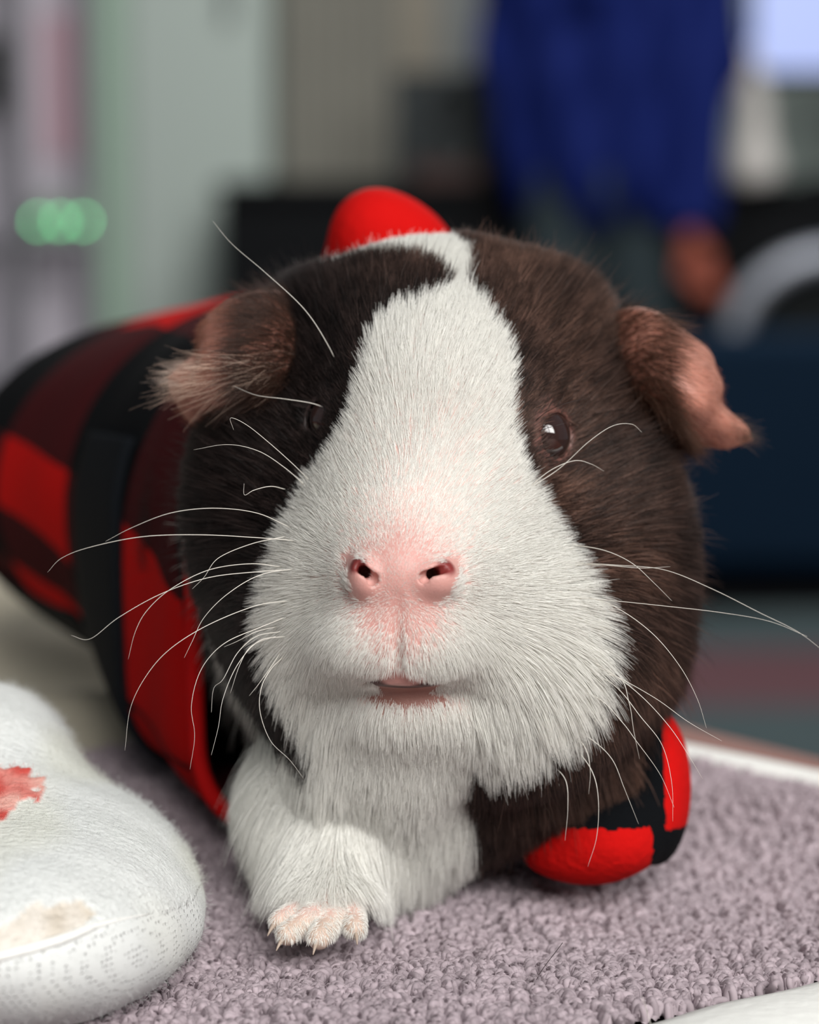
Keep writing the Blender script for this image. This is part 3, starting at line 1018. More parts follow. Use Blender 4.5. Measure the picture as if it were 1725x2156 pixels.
# ================================================================== JACKET
plaid, nt, b = new_mat('plaid_fleece')
b.inputs['Roughness'].default_value = 0.95
b.inputs['Specular IOR Level'].default_value = 0.1
b.inputs['Sheen Weight'].default_value = 0.0
at = nt.nodes.new('ShaderNodeAttribute'); at.attribute_name = 'weave'
sep = nt.nodes.new('ShaderNodeSeparateXYZ')
nzd = nt.nodes.new('ShaderNodeTexNoise'); nzd.inputs['Scale'].default_value = 700; nzd.inputs['Detail'].default_value = 3
tcn = nt.nodes.new('ShaderNodeTexCoord')
nt.links.new(tcn.outputs['Object'], nzd.inputs['Vector'])
vadd = nt.nodes.new('ShaderNodeVectorMath'); vadd.operation = 'MULTIPLY_ADD'
nt.links.new(nzd.outputs['Color'], vadd.inputs[0]); vadd.inputs[1].default_value = (0.06, 0.06, 0.0)
nt.links.new(at.outputs['Vector'], vadd.inputs[2])
nt.links.new(vadd.outputs[0], sep.inputs[0])


def stripe(sock):
    fr = nt.nodes.new('ShaderNodeMath'); fr.operation = 'FRACT'
    nt.links.new(sock, fr.inputs[0])
    st = nt.nodes.new('ShaderNodeMath'); st.operation = 'GREATER_THAN'; st.inputs[1].default_value = 0.5
    nt.links.new(fr.outputs[0], st.inputs[0])
    return st.outputs[0]


sa, sb = stripe(sep.outputs[0]), stripe(sep.outputs[1])
ad = nt.nodes.new('ShaderNodeMath'); ad.operation = 'ADD'
nt.links.new(sa, ad.inputs[0]); nt.links.new(sb, ad.inputs[1])
hv = nt.nodes.new('ShaderNodeMath'); hv.operation = 'MULTIPLY'; hv.inputs[1].default_value = 0.5
nt.links.new(ad.outputs[0], hv.inputs[0])
cr = nt.nodes.new('ShaderNodeValToRGB'); cr.color_ramp.interpolation = 'CONSTANT'
cr.color_ramp.elements[0].color = (*srgb(9, 11, 14), 1)
cr.color_ramp.elements[1].position = 0.75; cr.color_ramp.elements[1].color = (*srgb(186, 14, 12), 1)
e = cr.color_ramp.elements.new(0.25); e.color = (*srgb(62, 14, 18), 1)
nt.links.new(hv.outputs[0], cr.inputs[0])
nt.links.new(cr.outputs[0], b.inputs['Base Color'])
bp = nt.nodes.new('ShaderNodeBump'); bp.inputs['Strength'].default_value = 0.5; bp.inputs['Distance'].default_value = 0.0008
nt.links.new(nzd.outputs['Fac'], bp.inputs['Height']); nt.links.new(bp.outputs['Normal'], b.inputs['Normal'])
black_m = plain('black_binding', srgb(13, 17, 22), 0.8, 0.2, 400, 0.0003)

# sections: (px, py, Z, rx mm, ry mm)
SEC = [(912, 1150, 452, 41.5, 49.5), (880, 1140, 462, 43.5, 49.0), (800, 1110, 486, 46, 46), (690, 1078, 515, 47, 43.5), (560, 1050, 545, 47, 41.5),
       (430, 1030, 572, 46, 38.5), (320, 1010, 596, 43, 35), (240, 1005, 616, 35, 29), (190, 1000, 630, 24, 20), (165, 1000, 638, 9, 8)]
sec = np.array([[*cp(a, b_, c), d, e_] for a, b_, c, d, e_ in SEC])
secs = catmull(sec, 110)
NT = 150
th = np.linspace(0, 2 * np.pi, NT, endpoint=False)        # 0 = top, grows to the picture's left
cum = np.concatenate([[0], np.cumsum(np.linalg.norm(np.diff(secs[:, :3], axis=0), axis=1))])


def jxy(s_, t, off=0.0):
    rx, ry = s_[3] + off, s_[4] + off
    sn, cs = np.sin(t), np.cos(t)
    low = sstep(0.1, -0.4, cs) * np.interp(s_[2], [452, 495, 545], [1, 0.95, 0])
    ex = 1 - 0.68 * low
    sx_ = np.sign(sn) * np.abs(sn) ** np.where(sn > 0, ex, 1.0)
    cy_ = np.sign(cs) * np.abs(cs) ** np.where(sn > 0, ex, 1.0)
    return s_[0] - rx * sx_, s_[1] + ry * cy_


def jpoint(i, t, off=0.0):
    x_, y_ = jxy(secs[i], t, off)
    return np.stack([x_, y_, np.full_like(t, secs[i][2])], -1)


PJ = np.stack([jpoint(i, th) for i in range(len(secs))])
nX, nY = PJ[..., 0] - secs[:, None, 0], PJ[..., 1] - secs[:, None, 1]
nl_ = np.sqrt(nX ** 2 + nY ** 2) + 1e-6
wr = 0.8 * np.sin(cum[:, None] / 5.0 + 2.2 * np.sin(th * 2)[None] + 0.7) * np.exp(-cum[:, None] / 60) + 0.6 * wob(PJ[..., 0], PJ[..., 1], PJ[..., 2], 11, 31)
PJ[..., 0] += nX / nl_ * wr; PJ[..., 1] += nY / nl_ * wr
PER = 34.0


def windows(x, wins, soft=0.6):
    # 0.5..1 inside a window, 0..0.5 outside
    d = np.full(np.shape(x), 99.0)
    for a_, b2_ in wins:
        d = np.minimum(d, np.maximum(a_ - x, x - b2_))
    return np.clip(0.47 - d * 0.05, 0.03, 0.90)


uvw = np.stack([np.repeat(((cum - 6.0) / PER)[:, None], NT, 1), np.repeat(((th * 45.0) / PER)[None], len(secs), 0)], -1)
weave = np.concatenate([uvw, np.zeros(uvw.shape[:2] + (1,)), np.ones(uvw.shape[:2] + (1,))], -1)
# close the seam underneath: start the ring at the belly
th_d = np.degrees(np.where(th > np.pi, th - 2 * np.pi, th))
sh = NT // 2
PJ = np.roll(PJ, -sh, 1); th_r = np.roll(np.where(th > np.pi - 1e-6, th - 2 * np.pi, th), -sh)
ZS = secs[:, 2][:, None] * np.ones((1, NT))
TD = np.degrees(th_r)[None] * np.ones((len(secs), 1))
TS = TD - 17.0 * np.clip((550 - ZS) / 80, -0.3, 1.3)
g3 = np.where(ZS < 505, 101.0, 116.0)
vv_ = np.maximum.reduce([windows(TS, [(2, 30), (76, 98), (-40, -20), (-98, -70), (-150, -120)]), np.clip(0.47 + np.minimum(TS - g3, np.where(ZS < 505, 122.0, 145.0) - TS) * 0.05, 0.03, 0.90)])
weave[..., 0] = windows(ZS, [(454, 488), (528, 568), (608, 640)])
weave[..., 1] = vv_
PJ = np.concatenate([PJ, PJ[:, :1]], 1)
wlast = weave[:, :1].copy()
weave = np.concatenate([weave, wlast], 1)
jacket = grid_obj('jacket', c2w(PJ), plaid, pig, attrs={'weave': weave.reshape(-1, 4)}, thick=0.0016)


def ribbon_on(i0, i1, t0, t1, off, name, mat, parent, n=60, m=8):
    """a band of fabric lying on the jacket from section/angle 0 to section/angle 1"""
    out = []
    for k in range(n):
        s_ = k / (n - 1)
        t = t0[0] + (t1[0] - t0[0]) * s_
        row = []
        for j in range(m):
            f = i0(s_) + (i1(s_) - i0(s_)) * j / (m - 1)
            a = int(np.clip(f, 0, len(secs) - 2)); fr = f - a
            S_ = secs[a] * (1 - fr) + secs[a + 1] * fr
            bul = off + 0.6 * math.sin(math.pi * j / (m - 1))
            x_, y_ = jxy(S_, np.array(t), bul)
            row.append([float(x_), float(y_), S_[2]])
        out.append(row)
    return grid_obj(name, c2w(np.array(out)), mat, parent, thick=0.0012)


# strap around the chest, collar and hem bindings
i_strap = int(np.argmin(np.abs(secs[:, 2] - 490)))
i_strap2 = int(np.argmin(np.abs(secs[:, 2] - 519)))
ribbon_on(lambda s: i_strap, lambda s: i_strap2, (1.22,), (2.9,), 1.6, 'strap', black_m, jacket)
cr_pts = c2w(np.stack([jpoint(0, np.array([t]), 0.2)[0] for t in np.linspace(0, 2 * np.pi, 120, endpoint=False)]))
red_m = plain('red_binding', srgb(190, 18, 18), 0.8, 0.1, 400, 0.0003)
o = tube('collar_binding', cr_pts, 0.0016, red_m, jacket, closed=True); o['label'] = 'red collar edge'
# black underside hem along the belly
i_a, i_b = 30, 100
rows = []
for i in range(i_a, i_b):
    rows.append(jpoint(i, np.linspace(2.15, 2.75, 8), 1.4))
grid_obj('hem', c2w(np.array(rows)), black_m, jacket, thick=0.001)

# red hood peak standing up behind the head
hood_f = field([('+', ell(cp(790, 500, 466), (8.2, 8.8, 9)), 0), ('+', ell(cp(845, 525, 468), (8.5, 8.5, 9)), 4), ('+', ell(cp(830, 620, 474), (15, 12, 13)), 6)])
c0 = cp(815, 560, 470)
HV, HQ = surface_nets(hood_f, np.arange(c0[0] - 24, c0[0] + 28, 1.2), np.arange(c0[1] - 24, c0[1] + 20, 1.2), np.arange(c0[2] - 20, c0[2] + 26, 1.2))
wv = np.zeros((len(HV), 4)); wv[:, 0] = 0.75; wv[:, 1] = 0.75; wv[:, 3] = 1
hood = mesh_obj('hood', c2w(HV), HQ, plaid, jacket, attrs={'weave': wv})
hood['label'] = 'bright red hood peak'

# front sleeve bulging at the right shoulder
c1 = cp(1300, 1700, 432)
sl_f = field([('+', ell(cp(1280, 1760, 420), (8.8, 7.0, 9)), 0), ('+', ell(cp(1380, 1655, 430), (5.8, 13.0, 11)), 6), ('+', ell(cp(1190, 1795, 424), (7, 4, 8)), 6)])
SV, SQ = surface_nets(sl_f, np.arange(c1[0] - 24, c1[0] + 20, 0.9), np.arange(c1[1] - 20, c1[1] + 22, 0.9), np.arange(c1[2] - 26, c1[2] + 22, 0.9))
wv = np.zeros((len(SV), 4)); wv[:, 3] = 1
dxs, dys = SV[:, 0] - cp(1400, 1770, 430)[0], SV[:, 1] - cp(1400, 1770, 430)[1]
rr_ = (-dxs * 0.62 - dys * 0.1); tt_ = dxs * 0.35 + dys * 0.93
wv[:, 0] = 0.42 + rr_ / 26; wv[:, 1] = np.where(tt_ > 0, 0.5 + tt_ / 30, 0.45)
blk = (np.abs(dxs - 1.0) < 4.2) & (dys < 3)
SV_red = (dxs < -3.5) & (dys < 4) | (dys > 3.0) & (dxs > -1)
wv[:, 0] = np.where(SV_red, 0.75, 0.25); wv[:, 1] = np.where(SV_red, 0.75, 0.25)
slv = mesh_obj('sleeve', c2w(SV), SQ, plaid, jacket, attrs={'weave': wv})

# ================================================================== WHITE PAD (lower left)
pad_f = field([('+', E(20, 1935, 388, 28.5, 15.5, 44), 0), ('+', E(-35, 1640, 432, 15, 16, 28), 22), ('+', E(90, 1850, 408, 21, 13, 30), 10)])
pv, pq = surface_nets(pad_f, axis((-110, -72, 1.5), (-72, -25, 0.6)), axis((-92, -74, 1.0), (-74, -25, 0.6)), axis((330, 420, 0.8), (420, 480, 1.5)))
gw_ = -((CAM_Z - TOWEL_Z) * 1000)
wz = pv[:, 1] * CP - pv[:, 2] * SP                 # height below the camera
low_ = gw_ + 0.8
pv[:, 1] += np.where(wz < low_, (low_ - wz) / CP, 0)
nrm = grad(pad_f, pv, 0.4)
SEAM = [(-60, 2036, 360), (0, 2014, 357), (70, 1996, 356), (140, 1974, 356), (200, 1950, 357), (260, 1935, 360), (330, 1920, 366), (390, 1905, 374)]
seam = catmull([cp(q[0], q[1], hit(pad_f, q[0], q[1], 330, 420, q[2])) for q in SEAM], 80)
below = pv[:, 1] < np.interp(pv[:, 0], seam[:, 0], seam[:, 1])
pc = np.tile(np.array(srgb(216, 218, 216)), (len(pv), 1))
wy = wob(pv[:, 0], pv[:, 1], pv[:, 2], 8, 41)[:, None]
pc = pc * (1 - 0.05 * np.clip(wy, 0, 1) * np.array([0.2, 0.4, 1.6]))
EMB = poly_on(pad_f, [(-80, 1600, 405), (0, 1612, 405), (40, 1618, 405), (70, 1640, 402), (95, 1655, 400), (90, 1680, 398), (60, 1680, 398), (35, 1690, 398), (15, 1720, 396), (-20, 1760, 394), (-80, 1770, 394)])
PATCH = poly_on(pad_f, [(-60, 1990, 366), (20, 1930, 366), (70, 1908, 366), (140, 1902, 366), (195, 1910, 366), (207, 1930, 366), (180, 1955, 366), (110, 1985, 366), (60, 2010, 364), (-20, 2030, 362)])
jx = pv[:, 0] + wob(pv[:, 0], pv[:, 1], pv[:, 2], 1.2, 42) * 0.5; jy = pv[:, 1] + wob(pv[:, 0], pv[:, 1], pv[:, 2], 1.2, 43) * 0.5
emb = in_poly(EMB, jx, jy); patch = in_poly(PATCH, jx, jy)
em = np.clip(0.55 + 0.5 * wob(pv[:, 0], pv[:, 1], pv[:, 2], 1.6, 44), 0, 1)[:, None]
pc = np.where(emb[:, None], np.array(srgb(206, 84, 76)) * em + np.array(srgb(226, 170, 158)) * (1 - em), pc)
pc = np.where(patch[:, None], np.array(srgb(200, 190, 176)) * em + np.array(srgb(222, 216, 208)) * (1 - em), pc)
disp = np.where(emb, 0.35, 0) + np.where(patch, -0.5, 0) + 0.25 * wob(pv[:, 0] * 0.5, pv[:, 1] * 1.6, pv[:, 2], 3.0, 45)
pv2 = pv + nrm * disp[:, None]
pad_m, nt, b = new_mat('white_fleece_and_knit')
b.inputs['Roughness'].default_value = 0.95; b.inputs['Specular IOR Level'].default_value = 0.1
at = nt.nodes.new('ShaderNodeAttribute'); at.attribute_name = 'tone'
nt.links.new(at.outputs['Color'], b.inputs['Base Color'])
tcn = nt.nodes.new('ShaderNodeTexCoord')
mp = nt.nodes.new('ShaderNodeMapping'); mp.inputs['Rotation'].default_value = (0, 0, 0.5)
nt.links.new(tcn.outputs['Object'], mp.inputs['Vector'])
vo = nt.nodes.new('ShaderNodeTexVoronoi'); vo.inputs['Scale'].default_value = 1150; vo.inputs['Randomness'].default_value = 0.28
nt.links.new(mp.outputs[0], vo.inputs['Vector'])
nz = nt.nodes.new('ShaderNodeTexNoise'); nz.inputs['Scale'].default_value = 900; nz.inputs['Detail'].default_value = 4
nt.links.new(tcn.outputs['Object'], nz.inputs['Vector'])
at2 = nt.nodes.new('ShaderNodeAttribute'); at2.attribute_name = 'knit'
mxf = nt.nodes.new('ShaderNodeMix')
nt.links.new(at2.outputs['Fac'], mxf.inputs[0]); nt.links.new(nz.outputs['Fac'], mxf.inputs[2])
inv_ = nt.nodes.new('ShaderNodeMath'); inv_.operation = 'SMOOTH_MAX' if False else 'MULTIPLY'; inv_.inputs[1].default_value = -1.6
nt.links.new(vo.outputs['Distance'], inv_.inputs[0])
pw = nt.nodes.new('ShaderNodeMapRange'); pw.inputs[1].default_value = 0.0; pw.inputs[2].default_value = 0.32
nt.links.new(vo.outputs['Distance'], pw.inputs[0])
nt.links.new(pw.outputs[0], mxf.inputs[3])
bp = nt.nodes.new('ShaderNodeBump'); bp.inputs['Strength'].default_value = 0.9; bp.inputs['Distance'].default_value = 0.0005
nt.links.new(mxf.outputs[0], bp.inputs['Height']); nt.links.new(bp.outputs['Normal'], b.inputs['Normal'])
kn = np.where(below, 1.0, 0.0)[:, None] * np.ones((1, 4))
pad_base = c2w(cground(60, 385))
pad = thing('pet_bed', 'white fleece pet bed with knitted rim, red embroidery and a beige patch', 'pet bed', pad_base)
cushion = mesh_obj('cushion', c2w(pv2), pq, pad_m, pad, attrs={'tone': np.concatenate([pc, np.ones((len(pv), 1))], 1), 'knit': kn})
# welt along the seam sits on the surface
tube('piping', c2w(seam[:66]), np.interp(np.arange(66), [0, 40, 65], [0.0008, 0.0007, 0.0001]), hem_m, pad)
# fine fleece nap along the bed
npf = 45000
pick = RNG.choice(len(pv), npf)
okk = ~below[pick] | (RNG.random(npf) < 0.25)
okk &= (nrm[pick][:, 2] < 0.4)
pick = pick[okk]; npf = len(pick)
dv = nrm[pick] * 0.8 + RNG.normal(0, 0.7, (npf, 3)); dv /= np.linalg.norm(dv, axis=1)[:, None]
s = np.linspace(0, 1, 4)
fp = pv2[pick][:, None] + RNG.normal(0, 0.25, (npf, 1, 3)) + dv[:, None] * s[None, :, None] * RNG.uniform(0.3, 0.9, (npf, 1, 1)) + RNG.normal(0, 0.3, (npf, 1, 3)) * (s ** 2)[None, :, None]
o = curves_obj('fleece_nap', c2w(fp), np.full((npf, 4), 0.000014), fur_m, pad, pc[pick])
o['kind'] = 'stuff'

# ================================================================== BEIGE BLANKET behind the bed
bl_m = plain('beige_fleece', srgb(186, 178, 160), 0.95, 0.06, 60, 0.001)
ga, gb = np.meshgrid(np.linspace(0.206, 0.50, 140), np.linspace(-0.10, 0.36, 180), indexing='ij')
gx = tcorner[0] + ta[0] * ga + tb[0] * gb; gy = tcorner[1] + ta[1] * ga + tb[1] * gb
dd_ = (gx - 0.075) * n_dir[0] + (gy - 0.555) * n_dir[1] - 0.006
gx = gx + n_dir[0] * np.maximum(0, -dd_); gy = gy + n_dir[1] * np.maximum(0, -dd_)
hz_ = 0.0030 + 0.0022 * np.sin(gy * 95 + gx * 30 + 0.6) + 0.001 * np.sin(gy * 41 - gx * 60)
edge = np.minimum(np.minimum(ga - 0.206, 0.50 - ga), np.minimum(gb + 0.10, 0.36 - gb))
edge = np.minimum(edge, dd_ + 0.004)
hz_ = hz_ * sstep(-0.004, 0.012, edge) + 0.0016
o = grid_obj('blanket', np.stack([gx, gy, TABLE_Z + hz_], -1), bl_m, base=(tcorner[0] + ta[0] * .35 + tb[0] * .13, tcorner[1] + ta[1] * .35 + tb[1] * .13, TABLE_Z), thick=0.002)
tag(o, 'rumpled beige fleece blanket on the table beneath the jacketed rump', 'blanket')

# ================================================================== LOOSE HAIRS
def loose(pts_, label, r=0.05, mat=wh_dark):
    c = catmull([cp(*q) for q in pts_], 20)
    w = c2w(c)
    o = tube('loose_hair', w, r / 1000, mat, seg=5, base=w[0])
    tag(o, label, 'hair', 'shed hairs on the fabrics')


def tz(px, py, up=2.2):
    a, b_ = (px - 862.5) / FPX, (1078.0 - py) / FPX
    hh_ = (CAM_Z - TOWEL_Z) * 1000 - up
    return (px, py, hh_ / (SP - b_ * CP))


loose([tz(1120, 2085), tz(1140, 2045), tz(1185, 1985, 5)], 'dark shed hair lying on the mauve towel in front')
loose([tz(1370, 2156), tz(1360, 2120, 4), tz(1352, 2100, 7)], 'pale shed hair sticking up near the towel hem', mat=wh_white)

# ================================================================== ROOM BEYOND
cab_m = plain('black_lacquer', srgb(10, 12, 15), 0.66)
cb = thing('cabinet', 'long low black cabinet along the far wall', 'cabinet', (rp(1150, 400, 6.0).x, 6.2, 0))
a, b_ = rp(462, 385, 6.0), rp(1900, 385, 6.0)
ctop = a.z
box('body', ((a.x + b_.x) / 2, 6.25, ctop / 2 - 0.01), (b_.x - a.x, 0.46, ctop - 0.03), cab_m, cb, bevel=0.006)
box('top', ((a.x + b_.x) / 2, 6.24, ctop - 0.0125), (b_.x - a.x + 0.02, 0.50, 0.025), cab_m, cb, bevel=0.004)
nd = 4
for k in range(nd):
    w_ = (b_.x - a.x) / nd
    d_ = box('door', (a.x + w_ * (k + 0.5), 6.01, ctop / 2), (w_ - 0.01, 0.02, ctop - 0.12), cab_m, cb, bevel=0.003)
    box('handle', (a.x + w_ * (k + 0.5) + (0.4 * w_ if k % 2 == 0 else -0.4 * w_), 5.99, ctop * 0.6), (0.012, 0.02, 0.10), plain('dark_steel', srgb(60, 62, 66), 0.4, metal=0.8), d_, bevel=0.002)

# dark box on the cabinet
bx = thing('speaker', 'dark boxy speaker standing on the black cabinet beside the person', 'speaker', (rp(930, 350, 6.1).x, 6.1, ctop))
a, b_ = rp(828, 150, 6.08), rp(1075, 150, 6.08)
h_ = a.z - ctop
box('casing', ((a.x + b_.x) / 2, 6.18, ctop + h_ / 2), (b_.x - a.x, 0.2, h_), plain('charcoal_plastic', srgb(38, 44, 46), 0.6), bx, bevel=0.01)
for zz, rr in ((0.3, 0.07), (0.72, 0.035)):
    t = np.linspace(0, 2 * np.pi, 28, endpoint=False)
    ring = np.stack([(a.x + b_.x) / 2 + rr * np.cos(t), np.full(28, 6.078), ctop + h_ * zz + rr * np.sin(t)], -1)
    tube('driver_ring', ring, 0.006, cab_m, bx, closed=True)
# small brown box
rbx = thing('wooden_box', 'small reddish brown box on the black cabinet edge', 'box', (rp(935, 385, 6.02).x, 6.03, ctop))
a, b_ = rp(870, 345, 6.0), rp(1010, 345, 6.0)
box('case', ((a.x + b_.x) / 2, 6.03, ctop + (a.z - ctop) * 0.4), (b_.x - a.x, 0.07, (a.z - ctop) * 0.8), plain('dark_brown_wood', srgb(66, 44, 40), 0.5), rbx, bevel=0.003)
box('lid', ((a.x + b_.x) / 2, 6.03, ctop + (a.z - ctop) * 0.9), (b_.x - a.x + .006, 0.076, (a.z - ctop) * 0.2), bpy.data.materials['dark_brown_wood'], rbx, bevel=0.003)

# slender pale vase, leaning a little
vs_m = plain('cream_ceramic', srgb(200, 196, 192), 0.35)
vpts = [(1592, 372, 0.052), (1590, 350, 0.060), (1588, 320, 0.056), (1590, 270, 0.040), (1590, 220, 0.036), (1578, 170, 0.036), (1565, 130, 0.040), (1553, 95, 0.034)]
vc = np.array([[*rp(x_, y_, 5.98), r_] for x_, y_, r_ in vpts]); vc = catmull(vc, 40)
vc[:, 2] += ctop - vc[0, 2]
o = tube('vase', vc[:, :3], vc[:, 3], vs_m, seg=24, base=vc[0, :3])
tag(o, 'slender cream ceramic vase on the black cabinet right of the blue shirt', 'vase')

# monitor with a pale blue screen
mn = thing('monitor', 'glowing pale blue monitor at the top right above the black cabinet', 'monitor', (rp(1720, 160, 6.3).x, 6.3, ctop))
rbox('screen', 1588, -260, 2050, 150, 6.28, 0.01, plain('screen_glow', (0.02, 0.02, 0.03), 0.3, emit=srgb(184, 200, 255), estr=0.95), mn)
rbox('bezel', 1578, -275, 2060, 165, 6.295, 0.03, cab_m, mn, bevel=0.004)
q = rp(1815, 160, 6.33)
box('stand', (q.x, 6.34, (ctop + q.z) / 2), (0.05, 0.03, q.z - ctop), cab_m, mn, bevel=0.004)
box('foot', (q.x, 6.33, ctop + 0.006), (0.24, 0.16, 0.012), cab_m, mn, bevel=0.004)

# curtains / panels on the far wall
cur = thing('curtain', 'taupe pleated curtain hanging on the far wall', 'curtain', (rp(700, 300, 6.9).x, 6.9, 0.05))
a, b_ = rp(590, 0, 6.85), rp(835, 0, 6.85)
t = np.linspace(0, 1, 120); zz = np.linspace(0.05, 2.6, 20)
PX = a.x + (b_.x - a.x) * t
PC = np.stack([np.repeat(PX[:, None], 20, 1), 6.88 + 0.009 * np.sin(t * 40)[:, None] * np.ones((1, 20)), np.repeat(zz[None], 120, 0)], -1)
grid_obj('cloth', PC, plain('taupe_cloth', srgb(140, 138, 130), 0.9, 0.1, 12), cur, thick=0.004)
tube('rod', [(a.x + 0.0, 6.88, 2.62), (a.x + .1, 6.88, 2.62), (b_.x + 0.06, 6.88, 2.62)], 0.012, cab_m, cur)

pn = thing('wall_panel_board', 'pale beige board leaning on the wall above the speaker', 'board', (rp(930, 100, 6.9).x, 6.9, 0.0))
rbox('board', 838, -300, 925, 420, 6.92, 0.03, plain('beige_board', srgb(150, 144, 132), 0.8), pn)
rbox('edge_strip', 925, -300, 1040, 420, 6.93, 0.03, plain('grey_board', srgb(132, 136, 136), 0.8), pn)

# tall cabinet at the left
lk = thing('tall_locker', 'tall pale grey green locker behind the guinea pig', 'locker', (rp(360, 400, 6.5).x, 6.6, 0))
a, b_ = rp(202, 0, 6.55), rp(562, 0, 6.55)
loc_m = plain('grey_green_steel', srgb(176, 188, 182), 0.45)
box('body', ((a.x + b_.x) / 2, 6.76, 1.05), (b_.x - a.x, 0.4, 2.1), loc_m, lk, bevel=0.006)
box('door', ((a.x + b_.x) / 2 + 0.03, 6.55, 1.07), ((b_.x - a.x) - 0.10, 0.02, 1.96), loc_m, lk, bevel=0.003)
box('side_trim', (a.x + 0.035, 6.545, 1.05), (0.07, 0.02, 2.1), plain('pale_green_trim', srgb(156, 182, 164), 0.5), lk, bevel=0.003)
box('handle', (b_.x - 0.09, 6.52, 1.3), (0.015, 0.03, 0.14), bpy.data.materials['dark_steel'], lk, bevel=0.003)

# shelf unit at far left with pinkish notice and router
sh_ = thing('shelf_unit', 'grey shelf unit with lilac back panel at the left edge', 'shelf', (rp(60, 500, 6.4).x, 6.6, 0))
a, b_ = rp(-420, 0, 6.5), rp(190, 0, 6.5)
xc, ww = (a.x + b_.x) / 2, b_.x - a.x
box('back_panel', (xc, 6.66, 1.05), (ww, 0.02, 2.1), plain('lilac_grey_panel', srgb(206, 200, 210), 0.7), sh_)
gm = plain('mid_grey_laminate', srgb(150, 150, 156), 0.6)
for xx in (a.x + 0.012, rp(30, 0, 6.5).x, b_.x - 0.006):
    box('side_panel', (xx, 6.575, 1.05), (0.018, 0.15, 2.1), gm, sh_)
for py_ in (1100, 800, 500, -300):
    zq = rp(100, py_, 6.55).z
    box('shelf', (xc, 6.575, zq), (ww - 0.01, 0.15, 0.022), gm, sh_)
zq = rp(100, 500, 6.55).z + 0.011
rt = thing('router', 'dark grey router with three green lights on the left shelf', 'router', (rp(125, 440, 6.5).x, 6.55, zq))
c = rp(128, 430, 6.5)
box('case', (c.x, 6.56, zq + 0.045), (0.14, 0.10, 0.09), plain('router_plastic', srgb(140, 146, 144), 0.5), rt, bevel=0.008)
led = plain('green_led', (0.1, 0.5, 0.2), 0.3, emit=(0.16, 0.80, 0.30), estr=12)
tz_ = rp(128, 465, 6.5).z
for px_ in (80, 127, 174):
    c = rp(px_, 465, 6.5)
    t = np.linspace(0, 2 * np.pi, 20, endpoint=False)
    fr = np.stack([c.x + 0.006 * np.cos(t), np.full(20, 6.505), zq + 0.03 + 0.006 * np.sin(t)], -1)
    ap = np.stack([c.x + 0.004 * np.cos(t), np.full(20, 6.500), zq + 0.03 + 0.004 * np.sin(t)], -1)
    bk = fr.copy(); bk[:, 1] = 6.511
    vs = np.concatenate([bk, fr, ap]); fs = [tuple(range(40, 60))]
    for k in range(2):
        for j in range(20):
            j2 = (j + 1) % 20
            fs.append((k * 20 + j, k * 20 + j2, k * 20 + 20 + j2, k * 20 + 20 + j))
    mesh_obj('indicator_light', vs, fs, led, rt)
pst = rbox('poster', 92, 30, 160, 330, 6.64, 0.006, plain('pink_print', srgb(206, 172, 184), 0.7))
tag(pst, 'pale pink notice on the lilac shelf back', 'poster')
dk = rbox('storage_box', -60, 75, 18, 222, 6.51, 0.12, plain('black_card', srgb(18, 20, 22), 0.6), bevel=0.008)
tag(dk, 'black storage box on the shelf at the left edge', 'box')

# sofa
so_m = plain('navy_upholstery', srgb(8, 28, 46), 0.85, 0.15, 30, 0.002)
sx0, sx1 = rp(1080, 0, 5.1).x, 2.4
ztop = rp(1400, 705, 5.1).z
sf = thing('sofa', 'low navy blue sofa behind the guinea pig', 'sofa', ((sx0 + sx1) / 2, 5.4, 0))
box('base', ((sx0 + sx1) / 2, 5.42, 0.17), (sx1 - sx0, 0.34, 0.26), so_m, sf, bevel=0.02)
wseg = (sx1 - sx0) / 3
for k in range(3):
    box('seat_cushion', (sx0 + wseg * (k + 0.5), 5.42, 0.37), (wseg - 0.01, 0.34, 0.16), so_m, sf, bevel=0.035)
box('back', ((sx0 + sx1) / 2, 5.17, (0.10 + ztop) / 2), (sx1 - sx0, 0.14, ztop - 0.10), so_m, sf, bevel=0.03)
for xx in (sx0 + 0.06, sx1 - 0.06):
    box('arm', (xx, 5.42, 0.30), (0.12, 0.34, 0.5), so_m, sf, bevel=0.03)
    for yy in (5.16, 5.55):
        box('leg', (xx, yy, 0.022), (0.05, 0.05, 0.044), cab_m, sf)

# chair with a grey arched back
ch = thing('chair', 'chair with arched grey metal back rim behind the navy sofa', 'chair', (rp(1780, 600, 5.95).x, 5.95, 0))
t = np.linspace(0, np.pi, 40)
cl_, cr2 = rp(1555, 0, 5.8).x, rp(1990, 0, 5.8).x
cxx, rxx = (cl_ + cr2) / 2, (cr2 - cl_) / 2
zb, ztp = 0.47, rp(1700, 540, 5.8).z
zmid = ztp - 0.20
arch = [(cl_, 5.83, zb)] + [(cxx - rxx * math.cos(q_), 5.80, zmid + 0.20 * math.sin(q_)) for q_ in t] + [(cr2, 5.83, zb)]
tube('back_rim', arch, 0.030, plain('satin_grey_metal', srgb(150, 154, 164), 0.35, metal=0.3), ch, seg=14)
box('back_panel', (cxx, 5.83, (zb + zmid) / 2 + 0.05), (2 * rxx - 0.03, 0.02, zmid - zb + 0.12), plain('dark_mesh', srgb(24, 27, 28), 0.8), ch, bevel=0.005)
box('seat', (cxx, 6.0, 0.45) if False else (cxx, 5.92 - 0.02, 0.45), (2 * rxx, 0.16, 0.06), bpy.data.materials['dark_mesh'], ch, bevel=0.02)
for xx in (cl_ + 0.02, cr2 - 0.02):
    for yy in (5.84, 5.96):
        tube('leg', [(xx, yy, 0), (xx, yy, 0.2), (xx, yy, 0.43)], 0.012, cab_m, ch)

